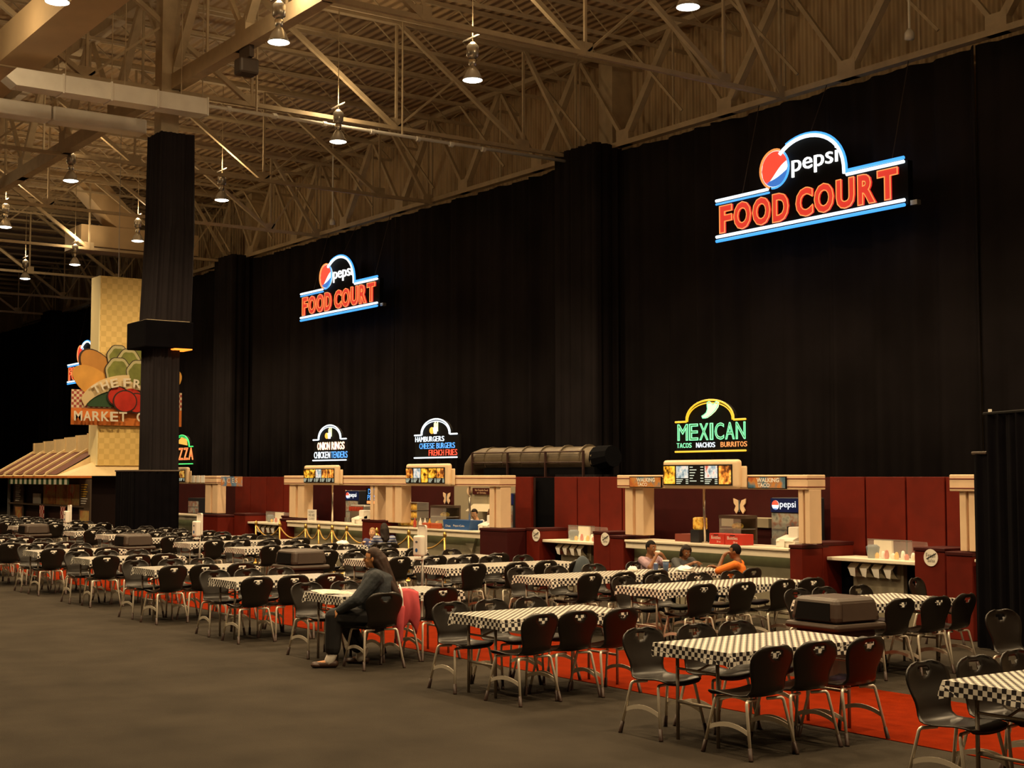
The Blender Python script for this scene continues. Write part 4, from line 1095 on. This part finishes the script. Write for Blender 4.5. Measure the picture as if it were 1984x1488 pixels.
for i in range(20): mbx.prism([arc_o[i], arc_o[i + 1], arc_i[i + 1], arc_i[i]], .07, .11, 'YZ')
child('arch_band', mbx, 'sign_cream', ts)
for sgn in (-1, 1):
    cyl = [(SC_ + sgn * (.45 + 1.2 * u), z) for u, z in ((0, 4.68), (.85, 4.68), (1.0, 4.78), (1.05, 4.97), (1.0, 5.16), (.85, 5.26), (0, 5.26))]
    flat('cucumber', cyl, .03, 'cucumber')
for i, (cy, cz, r_) in enumerate(((18.95, 5.02, .42), (18.45, 5.08, .38), (19.15, 4.85, .38), (18.70, 4.90, .42))):
    flat('tomato', oval(cy, cz, r_ + .05, r_ * .9 + .05), .08 + i * .025, 'outline', .02); flat('tomato', oval(cy, cz, r_, r_ * .9), .095 + i * .025, 'tomato', .02)
for ch_, u in zip('THEFRESH', (0, 1, 2, 3.25, 4.25, 5.2, 6.1, 7.1)):
    a = PI / 2 + (3.55 - u) * .215; cy, cz = SC_ + 1.72 * math.cos(a), 4.44 + 1.14 * math.sin(a)
    o = text('letter', ch_, .29, .32, 'counter_white', ts, (.20, cy - .145, cz - .14), ROT_X, extrude=.02, off=.02)
    o.rotation_euler = (Matrix.Rotation(-(PI / 2 - a) * .7, 4, 'X') @ Euler(ROT_X).to_matrix().to_4x4()).to_euler()
for i, ch_ in enumerate('MARKET CAFE'):
    if ch_ == ' ': continue
    text('letter', ch_, .30, .36, 'counter_white', ts, (.18, SL + .05 + i * .337, 4.14), ROT_X, extrude=.02, off=.02)

# ------------------------------------------------------------------ black drape on the right
t = thing('pipe_drape', 'hanging black pipe-and-drape partition beside the last stall', 'curtain')
child('drape', fold_wall((-10.98, 14.62), (-10.74, 14.58), .02, 2.36, .015, .02), 'black_cloth', t, True)
child('drape', fold_wall((-10.74, 14.58), (-7.6, 13.3), .02, 2.84, .03, .025), 'black_cloth', t, True)
child('upright', MB().tube([(-10.74, 14.66, 0), (-10.74, 14.66, 2.9)], .022, 8), 'white_plastic', t)
child('upright', MB().tube([(-7.6, 13.25, 0), (-7.6, 13.25, 2.9)], .022, 8), 'white_plastic', t)
child('rail', MB().tube([(-10.76, 14.56, 2.84), (-7.6, 13.3, 2.84)], .02, 6), 'bin_dark', t)
child('rail', MB().tube([(-10.98, 14.62, 2.37), (-10.74, 14.58, 2.37)], .02, 6), 'bin_brown', t)

# ------------------------------------------------------------------ sanitizer stands, bins, rope posts
def sanitizer(x, y, label, rz=0.0):
    t = thing('sanitizer_stand', label, 'sanitizer stand', (x, y, 0), rz)
    child('base', MB().lathe([(.17, 0), (.17, .012), (.03, .03)], 20), 'grey_metal', t, True)
    child('pole', MB().tube([(0, 0, .02), (0, 0, 1.05)], .018, 10), 'grey_metal', t, True)
    child('back_plate', MB().box(-.075, .075, -.015, .005, .95, 1.38, .03, 3), 'white_plastic', t)
    d = child('dispenser', MB().box(-.075, .075, -.14, -.015, .93, 1.23, .03, 3), 'white_plastic', t)
    child('emblem', MB().prism(oval(0, 1.02, .022, .028), -.143, -.139), 'crate_blue', d); child('emblem', MB().prism(oval(0, 1.14, .022, .014), -.143, -.139), 'basket', d)
    child('drip_tray', MB().box(-.05, .05, -.13, -.01, .88, .90, .005), 'white_plastic', t)
sanitizer(-17.75, 10.9, 'white hand sanitizer stand behind the seated woman', .35)
sanitizer(-26.05, 10.95, 'white hand sanitizer stand near the masking drape', .2)
sanitizer(-35.6, 11.5, 'white hand sanitizer stand before the market kiosk', .15)
def bin_(x, y, rz, label):
    t = thing('litter_bin', label, 'bin', (x, y, .006 if y < 11 else 0), rz)
    child('body', MB().box(-.29, .29, -.29, .29, 0, .58, .05, 3), 'bin_brown', t)
    child('rim', MB().box(-.36, .36, -.36, .36, .56, .63, .03, 2), 'bin_brown', t)
    hd = child('hood', MB().add([(sx * a, sy * a, z) for z, a in ((.63, .33), (.88, .29)) for sx, sy in ((-1, -1), (1, -1), (1, 1), (-1, 1))], [(0, 1, 2, 3), (7, 6, 5, 4), (0, 4, 5, 1), (1, 5, 6, 2), (2, 6, 7, 3), (3, 7, 4, 0)]), 'bin_brown', t)
    md = hd.modifiers.new('soft', 'BEVEL'); md.width = .06; md.segments = 3
    for k in range(4):
        m4 = Matrix.Rotation(k * PI / 2, 4, 'Z')
        vs = [m4 @ Vector(v) for v in ((-.24, -.332, .66), (.24, -.332, .66), (.215, -.308, .83), (-.215, -.308, .83), (-.24, -.30, .66), (.24, -.30, .66), (.215, -.27, .83), (-.215, -.27, .83))]
        child('flap', MB().add(vs, [(0, 1, 2, 3), (7, 6, 5, 4), (0, 4, 5, 1), (1, 5, 6, 2), (2, 6, 7, 3), (3, 7, 4, 0)]), 'bin_dark' if k in (0, 3) else 'bin_brown', t)  # near-black slabs paint the shade inside the openings; brown ones are flaps
bin_(-9.95, 11.0, -.03, 'brown hooded litter bin beside the short table by the hanging drape')
bin_(-21.35, 10.75, .05, 'brown hooded litter bin beyond the seated woman')
bin_(-29.1, 10.75, .05, 'brown hooded litter bin before the masking drape')
bin_(-36.9, 11.0, .05, 'brown hooded litter bin before the market kiosk')
px = [-31.68, -30.38, -29.06, -28.42, -27.79, -27.13, -25.83, -24.54, -23.2]
for i, x in enumerate(px):
    t = thing('rope_post', 'gold rope post standing before the burger counters', 'stanchion', (x, 14.75, 0), group='gold rope posts before the burger counters')
    child('base', MB().lathe([(.14, 0), (.14, .02), (.03, .05)], 16), 'brass', t, True); child('pole', MB().tube([(0, 0, .03), (0, 0, .92)], .022, 8), 'brass', t, True); child('finial', MB().lathe([(.022, .92), (.04, .95), (.03, 1.0), (.005, 1.03)], 10), 'brass', t, True)
    if i < len(px) - 1:
        x2 = px[i + 1]; L = x2 - x; sag = .22 if L > 1 else .20
        pts = [(x + .03 + (L - .06) * k / 14, 14.75, .90 - sag * (1 - (2 * k / 14 - 1) ** 2)) for k in range(15)]
        o = MB().tube(pts, .017, 6).build('barrier_rope', 'rope_gold', None, True); tag(o, 'gold rope slung between two gold posts', 'rope', 'gold ropes before the burger counters')

# ------------------------------------------------------------------ things on the tables
photo_mat('newsprint', [(.75, .68, .52), (.55, .48, .36), (.8, .74, .6), (.35, .3, .22)], 12, seed=3)
vs = []; 
for i in range(7):
    for j in range(5): vs.append((-14.88 + i * .075 + .01 * j, 7.62 + j * .085, .752 + .008 * math.sin(i * 1.3 + j) + (.014 if i == 0 else 0)))
o = MB().add(vs, [(i * 5 + j, i * 5 + j + 1, (i + 1) * 5 + j + 1, (i + 1) * 5 + j) for i in range(6) for j in range(4)]).build('newspaper', 'newsprint'); md = o.modifiers.new('t', 'SOLIDIFY'); md.thickness = .004; tag(o, 'open newspaper lying on the checked cloth beside the woman', 'newspaper')
mat('can_blue', (.10, .14, .28), .3, metal=.5); mat('cup_blue', (.05, .09, .18), .5); mat('pink', (.52, .065, .075), .8, noise=.1, nscale=8); mat('hood_grey', (.06, .075, .09), .9)
t = thing('drink_can', 'silver and blue drink can before the girl in grey', 'can', (-15.30, 13.25, .748)); child('can', MB().lathe([(.026, 0), (.033, .01), (.033, .105), (.026, .12)], 14), 'can_blue', t, True); child('lid', MB().lathe([(.026, .12), (.024, .123)], 14), 'chrome', t)
t = thing('paper_cup', 'dark blue paper cup with white lid beside the drink can', 'cup', (-15.28, 13.42, .748)); child('cup', MB().lathe([(.032, 0), (.045, .14)], 14), 'cup_blue', t, True); child('lid', MB().lathe([(.05, .14), (.048, .155)], 14), 'paper', t)
def crumple(name, x, y, s_, label, sd):
    r_ = random.Random(sd); mb = MB().ell((0, 0, .03), (s_, s_ * .8, .045), 14, 8); mb.v = [(a * r_.uniform(.8, 1.15), b * r_.uniform(.8, 1.15), max(0, c * r_.uniform(.7, 1.25))) for a, b, c in mb.v]
    o = mb.build(name, 'paper'); o.location = (x, y, .748); tag(o, label, 'napkin')
crumple('crumpled_napkin', -15.45, 12.95, .09, 'crumpled white napkin before the boy in the lilac shirt', 1); crumple('food_wrapper', -15.1, 13.62, .15, 'open white food wrapper between the girl and the orange shirt', 2); crumple('food_wrapper', -24.9, 13.45, .16, 'white food wrapper before the small blond child', 3)
# pink jacket over the next chair back
place_chair(-14.09, 8.24, PI - .08, 'black shell chair with a pink jacket over its back', None)
mb = MB(); vs = []; fs = []; nx_, nz_ = 12, 14
for i in range(nx_ + 1):
    for j in range(nz_ + 1):
        u = -1 + 2 * i / nx_; v = j / nz_
        s_ = v * 1.0; fold = .018 * math.sin(u * 9 + v * 3) * v
        if s_ < .22: x_, z_ = -.18 - .16 * (s_ / .22), .60 + .24 * math.sin(s_ / .22 * PI / 2)
        else: x_, z_ = -.335 - .04 * math.sin((s_ - .22) * 4) - .02 * v, .84 - (s_ - .22) * .56 * (1 + .16 * math.sin(u * 4))
        vs.append((x_ - fold, u * (.20 - .05 * v) + .012 * math.sin(v * 7), z_ - .055 * u * u * (1 - v * .5)))
for i in range(nx_):
    for j in range(nz_): a = i * (nz_ + 1) + j; fs.append((a, a + 1, a + nz_ + 2, a + nz_ + 1))
tj = thing('pink_jacket', 'pink jacket with a white stripe hung over a chair back beside the woman', 'jacket', (-14.09, 8.24, 0), PI - .08)
o = child('cloth', MB().add(vs, fs), 'pink', tj, True); md = o.modifiers.new('t', 'SOLIDIFY'); md.thickness = .02
o = child('stripe', MB().tube([(-.20, .06, .80), (-.33, .06, .875), (-.385, .06, .80), (-.40, .055, .66), (-.385, .05, .52)], .012, 6), 'paper', tj, True)
child('sleeve', MB().caps((-.37, .06, .62), .05, (-.39, .09, .27), .042), 'pink', tj, True)
mb = MB().lathe([(.17, -.34), (.16, -.22), (.13, -.06), (.10, .02), (.055, .065), (.015, .085)], 18)
mb.v = [(a * .62 * (1 + .12 * math.sin(5 * math.atan2(b, a + 1e-6) + c * 9)), b * 1.15 * (1 + .10 * math.sin(4 * math.atan2(b, a + 1e-6) + c * 14)), c) for a, b, c in mb.v]
o = mb.build('folded_jacket', 'hood_grey', None, True); o.location = (-17.12, 13.36, .80); tag(o, 'grey-blue jacket heaped on a chair back near the eating children', 'jacket')

# ------------------------------------------------------------------ people
def blob(name, mb, voxel, m, parent, it=3):
    me = mb.mesh(name, m, True); ob = bpy.data.objects.new(name, me); TMP.collection.objects.link(ob)
    md = ob.modifiers.new('r', 'REMESH'); md.mode = 'VOXEL'; md.voxel_size = voxel; md.use_smooth_shade = True
    md = ob.modifiers.new('s', 'SMOOTH'); md.iterations = it; md.factor = .5
    TMP.view_layers[0].update()
    me2 = bpy.data.meshes.new_from_object(ob.evaluated_get(TMP.view_layers[0].depsgraph))
    bpy.data.objects.remove(ob); bpy.data.meshes.remove(me)
    me2.materials.clear(); me2.materials.append(MATS[m])
    me2.polygons.foreach_set('use_smooth', [True] * len(me2.polygons))
    o = link(name, me2, parent); return o
def hand(mb, wr, d, up_, s, curl=.5, side=1):
    d = Vector(d).normalized(); n = Vector(up_); n = (n - d * n.dot(d)).normalized(); l = d.cross(n) * side
    wr = Vector(wr); mb.caps(wr, .026 * s, wr + d * .05 * s, .030 * s)
    mb.caps(wr + d * .03 * s - l * .018 * s, .018 * s, wr + d * .075 * s - l * .024 * s, .016 * s); mb.caps(wr + d * .03 * s + l * .018 * s, .018 * s, wr + d * .075 * s + l * .024 * s, .016 * s)
    for i, L in enumerate((.062, .074, .070, .056)):
        b = wr + d * .080 * s + l * (-.030 + i * .020) * s
        m1 = b + (d * math.cos(curl * .7) - n * math.sin(curl * .7)) * L * .5 * s
        e = m1 + (d * math.cos(curl * 1.9) - n * math.sin(curl * 1.9)) * L * .5 * s
        mb.caps(b, .0098 * s, m1, .009 * s, 8); mb.caps(m1, .009 * s, e, .0078 * s, 8)
    b = wr + d * .03 * s - l * .030 * s; m1 = b + (d * .6 - l * .7 - n * .3) * .035 * s; e = m1 + (d * .9 - l * .1 - n * .4) * .032 * s
    mb.caps(b, .012 * s, m1, .011 * s, 8); mb.caps(m1, .011 * s, e, .009 * s, 8)
def person(label, loc, rz, s, J, skin, top, bottom, hair, hair_style, extra=None, voxel=.011, sleeve=.5, fat=1.0, shoes='ink', head_rot=(0, 0)):
    """J: joints in the sitter's own frame (x forward, y to the left)"""
    t = thing('person', label, 'person', loc, rz)
    P = {k: Vector(v) * s for k, v in J.items()}
    hip, chest, neck, hd = P['hip'], P['chest'], P['neck'], P['head']
    R = Euler((0, head_rot[1], head_rot[0])).to_matrix()
    def H(v): return hd + R @ (Vector(v) * s)
    b = MB()
    b.ell(hd, (.088 * s, .072 * s, .108 * s), 18, 14, R)                                  # cranium
    b.ell(H((.012, 0, -.055)), (.072 * s, .058 * s, .065 * s), 16, 10, R)                 # jaw
    b.ell(H((.062, 0, -.095)), (.022 * s, .024 * s, .018 * s)); b.caps(H((.080, 0, .012)), .010 * s, H((.100, 0, -.028)), .015 * s)   # chin, nose
    for q in (-1, 1): b.ell(H((-.005, q * .074, -.012)), (.018 * s, .010 * s, .030 * s), 10, 8, R); b.ell(H((.055, q * .035, -.035)), (.028 * s, .026 * s, .028 * s))
    b.caps(H((.084, 0, -.062)), .012 * s, H((.078, 0, -.07)), .014 * s)
    b.caps(neck, .055 * s, hd + Vector((-.02 * s, 0, -.05 * s)), .052 * s)
    b.caps(hip, .125 * s, chest, .13 * s); b.caps(chest, .12 * s, neck, .07 * s)
    for q, n in ((1, 'L'), (-1, 'R')):
        sh, el, wr = P['sh' + n], P['el' + n], P['wr' + n]
        b.caps(chest, .09 * s, sh, .055 * s); b.caps(sh, .050 * s, el, .038 * s); b.caps(el, .037 * s, wr, .026 * s)
        hd_ = P.get('hd' + n, wr + (wr - el)) - wr; hand(b, wr, hd_, P.get('hn' + n, Vector((0, 0, 1))), s, .6, q)
        hp = hip + Vector((0, q * .085 * s, 0)); kn, an = P['kn' + n], P['an' + n]
        b.caps(hip, .11 * s, hp, .09 * s); b.caps(hp, .085 * s, kn, .058 * s); b.caps(kn, .056 * s, an, .036 * s)
        ft = P.get('ft' + n, an + Vector((.13 * s, 0, -.035 * s))); b.caps(an + Vector((0, 0, -.03 * s)), .036 * s, ft, .028 * s)
    blob('body', b, voxel * s, skin, t)
    f = fat; c = MB()
    c.caps(hip + Vector((.01 * s, 0, .03 * s)), .150 * s * f, (hip + chest) / 2 + Vector((.025 * s * f, 0, 0)), .155 * s * f, 14); c.caps((hip + chest) / 2, .150 * s * f, chest, .145 * s * f, 14); c.caps(chest, .135 * s * f, neck - Vector((.0, 0, .035 * s)), .075 * s, 14)
    for n in 'LR':
        sh, el, wr = P['sh' + n], P['el' + n], P['wr' + n]
        c.caps(chest + Vector((0, 0, .03 * s)), .10 * s * f, sh, .070 * s * (f * .5 + .5))
        if sleeve >= 1: c.caps(sh, .070 * s * f, el, .056 * s * f); c.caps(el, .055 * s * f, wr, .040 * s * (f * .5 + .5))
        else: c.caps(sh, .068 * s, sh + (el - sh) * sleeve * 1.5, .062 * s)
    tp_ = blob('jacket' if sleeve >= 1 else 'shirt', c, voxel * s, top, t, 2)
    c = MB()
    for q, n in ((1, 'L'), (-1, 'R')):
        hp = hip + Vector((0, q * .085 * s, 0)); kn, an = P['kn' + n], P['an' + n]
        c.caps(hip, .13 * s * f, hp, .105 * s * f); c.caps(hp, .100 * s * f, kn, .078 * s * f); c.caps(kn, .076 * s * f, kn + (an - kn) * .74, .066 * s * f)
    blob('trousers', c, voxel * s, bottom, t, 2)
    for q, n in ((1, 'L'), (-1, 'R')):
        an = P['an' + n]; ft = P.get('ft' + n, an + Vector((.13 * s, 0, -.035 * s))); c = MB()
        c.caps(Vector((an.x - .03 * s, an.y, .042 * s)), .042 * s, Vector((ft.x + .02 * s, ft.y, .034 * s)), .034 * s); c.ell((ft.x, ft.y, .03 * s), (.06 * s, .045 * s, .03 * s))
        c.v = [(x, y, max(z, .001)) for x, y, z in c.v]
        child('shoe', c, shoes, t, True)
    # hair
    c = MB(); c.ell(H((-.012, 0, .022)), (.094 * s, .080 * s, .100 * s), 18, 12, R)
    if hair_style == 'long':
        c.ell(H((-.05, 0, -.01)), (.080 * s, .090 * s, .11 * s)); c.caps(H((-.07, 0, -.03)), .095 * s, P['hairend'], .06 * s); c.caps(H((-.05, .05, -.04)), .05 * s, P['hairend'] + Vector((0, .05, .05)) * s, .04 * s); c.caps(H((-.05, -.05, -.04)), .05 * s, P['hairend'] + Vector((0, -.05, .03)) * s, .04 * s)
    elif hair_style == 'bob':
        for q in (-1, 1): c.caps(H((-.01, q * .07, .02)), .040 * s, H((-.01, q * .078, -.08)), .030 * s)
        c.caps(H((-.06, 0, .0)), .07 * s, H((-.06, 0, -.09)), .05 * s); c.caps(H((.05, .03, .085)), .03 * s, H((.07, .05, .05)), .018 * s)
    # keep the face clear
    hm = c; fc = H((.05, 0, -.03)); fwd_ = R @ Vector((1, 0, 0))
    ho = blob('hair', hm, voxel * s * .9, hair, t, 2)
    bm = bmesh.new(); bm.from_mesh(ho.data)
    kill = [v for v in bm.verts if (R.inverted() @ (v.co - hd)).x > .025 * s and (R.inverted() @ (v.co - hd)).z < .058 * s and abs((R.inverted() @ (v.co - hd)).y) < .095 * s]
    bmesh.ops.delete(bm, geom=kill, context='VERTS'); bm.to_mesh(ho.data); bm.free()
    for q in (-1, 1):
        e = child('eye', MB().ell(H((.077, q * .031, .006)), (.010 * s, .014 * s, .008 * s), 10, 6, R), 'eye_white', t, True); child('iris', MB().ell(H((.085, q * .031, .006)), (.004 * s, .006 * s, .006 * s), 8, 6, R), 'ink', e, True)
        child('eyebrow', MB().caps(H((.082, q * .018, .026)), .004 * s, H((.072, q * .048, .024)), .003 * s, 6), hair, t, True)
    child('mouth', MB().caps(H((.088, .020, -.062)), .006 * s, H((.088, -.020, -.062)), .006 * s, 6), 'lip', t, True)
    return t, P, H
mat('skin_a', (.60, .27, .11), .55, noise=.06, nscale=12); mat('skin_b', (.20, .078, .028), .5, noise=.08, nscale=12); mat('skin_c', (.62, .34, .19), .55, noise=.05, nscale=12); mat('lip', (.22, .07, .05), .5); mat('eye_white', (.6, .55, .5), .3)
mat('hair_dark', (.014, .008, .006), .65, noise=.3, nscale=30, spec=.2); mat('hair_brown', (.036, .018, .012), .6, noise=.4, nscale=25, spec=.25); mat('hair_black', (.008, .0055, .005), .8, noise=.3, nscale=60, spec=.15); mat('hair_blond', (.30, .17, .06), .6, noise=.3, nscale=30)
mat('denim_grey', (.040, .046, .055), .85, noise=.35, nscale=6, bump=.5, bscale=14); mat('trouser_black', (.008, .007, .008), .85); mat('sock', (.80, .74, .66), .8); mat('shoe_brown', (.06, .03, .02), .5)
mat('lilac', (.33, .22, .26), .8, noise=.3, nscale=14); mat('grey_shirt', (.055, .058, .062), .85, noise=.2); mat('orange_shirt', (.75, .17, .012), .8, noise=.06, nscale=6); stripes_mat('striped_shirt', (.06, .08, .22), (.40, .42, .50), 'Z', .055, .8); mat('white_shirt', (.72, .68, .66), .7); mat('jeans', (.03, .04, .07), .85); mat('child_blue', (.05, .06, .16), .8)

# the seated woman in profile
WJ = dict(hip=(0, 0, .53), chest=(-.03, 0, .90), neck=(-.02, 0, 1.03), head=(.03, 0, 1.185), shL=(-.03, .20, .98), elL=(.16, .27, .75), wrL=(.36, .22, .63), hdL=(.45, .18, .56), hnL=(.6, .3, .8),
          shR=(-.03, -.20, .98), elR=(.15, -.26, .75), wrR=(.34, -.14, .64), hdR=(.43, -.1, .58), hnR=(.6, -.3, .8), knL=(.43, .15, .545), anL=(.45, .17, .09), ftL=(.62, .20, .04), knR=(.38, -.14, .53), anR=(.16, -.17, .09), ftR=(.30, -.19, .04), hairend=(-.23, .02, .76))
pt, P, H = person('woman in a grey denim jacket with long dark hair, sitting sideways on a chair', (-13.81, 7.875, 0), -2.23, 1.0, WJ, 'skin_a', 'denim_grey', 'trouser_black', 'hair_brown', 'long', voxel=.0085, sleeve=1.0, fat=1.34, shoes='shoe_brown')
for q, n in ((1, 'L'), (-1, 'R')): child('sock', MB().caps(P['an' + n] + Vector((-.005, 0, .06)), .054, P['an' + n] + Vector((.03, 0, -.02)), .056), 'sock', pt, True)
g = MB()
for q in (-1, 1):
    g.tube([H((.094, q * .036 + .024 * math.cos(a * PI / 6), .004 + .018 * math.sin(a * PI / 6))) for a in range(13)], .0022, 5); g.tube([H((.088, q * .058, .01)), H((.0, q * .080, .008))], .0025, 5)
g.tube([H((.096, -.012, .006)), H((.096, .012, .006))], .0022, 5); child('glasses', g, 'ink', pt)
o = MB().ell((0, 0, 0), (.03, .02, .015)).build('tissue', 'paper', None, True); o.location = pt.matrix_basis @ Vector((.47, .185, .535)); tag(o, 'white tissue held in the hand of the woman in grey', 'tissue')

def sit(head_z=1.18, **k):
    j = dict(hip=(0, 0, .53), chest=(-.0, 0, .86), neck=(.0, 0, 1.01), head=(.04, 0, 1.16), shL=(.0, .17, .96), shR=(.0, -.17, .96), knL=(.40, .10, .54), knR=(.40, -.10, .54), anL=(.40, .11, .09), anR=(.40, -.11, .09),
             elL=(.12, .25, .80), wrL=(.32, .10, .86), elR=(.12, -.25, .80), wrR=(.32, -.10, .86), hairend=(-.14, 0, .85)); j.update(k); return j
G = 'black shell chair '
# boy in lilac, hands at the mouth
place_chair(-16.02, 13.72, .05, G + 'under the boy in the lilac shirt', None); person('boy in a lilac shirt eating with both hands at his mouth', (-15.98, 13.72, 0), .05, .90, sit(elL=(.24, .20, .86), wrL=(.24, .05, 1.06), hdL=(.17, .0, 1.10), elR=(.24, -.22, .86), wrR=(.24, -.07, 1.05), hdR=(.17, -.01, 1.09)), 'skin_b', 'lilac', 'jeans', 'hair_black', 'short', head_rot=(.1, .1))
o = MB().box(-.03, .03, -.03, .03, -.02, .02, .012).build('sandwich', 'paper'); o.location = (-15.80, 13.72, .985); tag(o, 'white sandwich held at the mouth of the boy in lilac', 'sandwich')
place_chair(-16.00, 14.38, -.05, G + 'under the girl in the grey shirt', None); person('girl in a grey shirt looking down at her food', (-15.98, 14.38, 0), -.15, .86, sit(head=(.09, 0, 1.13), elL=(.18, .20, .84), wrL=(.36, .08, .92), elR=(.18, -.20, .84), wrR=(.36, -.05, .94)), 'skin_b', 'grey_shirt', 'jeans', 'hair_dark', 'bob', sleeve=.9, head_rot=(-.1, .45))
place_chair(-14.46, 14.02, PI + .15, G + 'under the boy in the orange shirt', None); person('boy in an orange shirt leaning his head on his hand', (-14.46, 14.02, 0), PI + .55, .90, sit(elL=(.26, .22, .86), wrL=(.20, .10, 1.08), hdL=(.14, .06, 1.16), elR=(.15, -.22, .82), wrR=(.38, -.12, .90)), 'skin_b', 'orange_shirt', 'jeans', 'hair_black', 'short', sleeve=.62, head_rot=(.1, .05))
person('small blond child facing the seats across a paper plate', (-24.85, 14.10, 0), -PI / 2 + .75, .84, sit(elL=(.16, .22, .80), wrL=(.34, .12, .92), elR=(.16, -.22, .80), wrR=(.34, -.12, .92)), 'skin_c', 'child_blue', 'jeans', 'hair_blond', 'short')
place_chair(-24.85, 14.12, -PI / 2 + .5, G + 'under the small blond child', None, False)
person('dark-haired person in a blue striped shirt seen from behind', (-23.98, 13.86, 0), PI - .35, .93, sit(hairend=(-.13, 0, .93)), 'skin_b', 'striped_shirt', 'jeans', 'hair_dark', 'long', sleeve=.7)
place_chair(-23.95, 13.86, PI - .3, G + 'under the person in the blue striped shirt', None, False)
def stand(**k):
    j = dict(hip=(0, 0, .90), chest=(.03, 0, 1.24), neck=(.06, 0, 1.40), head=(.12, 0, 1.54), shL=(.04, .18, 1.34), shR=(.04, -.18, 1.34), knL=(.02, .10, .49), knR=(.02, -.10, .49), anL=(0, .10, .09), anR=(0, -.10, .09),
             elL=(.10, .27, 1.08), wrL=(.30, .16, 1.05), elR=(.10, -.27, 1.08), wrR=(.30, -.16, 1.05), hairend=(-.05, 0, 1.4)); j.update(k); return j
person('stall worker in a white shirt bending over behind the blue box', (-24.45, 16.35, 0), -PI / 2 + .2, .86, stand(), 'skin_c', 'white_shirt', 'trouser_black', 'hair_dark', 'short', sleeve=.6, head_rot=(.3, .3))
person('stall worker in a white shirt half hidden behind the cream column', (-23.72, 16.3, 0), -PI / 2 - .1, .88, stand(), 'skin_b', 'white_shirt', 'trouser_black', 'hair_black', 'short', sleeve=.6)
bpy.data.scenes.remove(TMP)
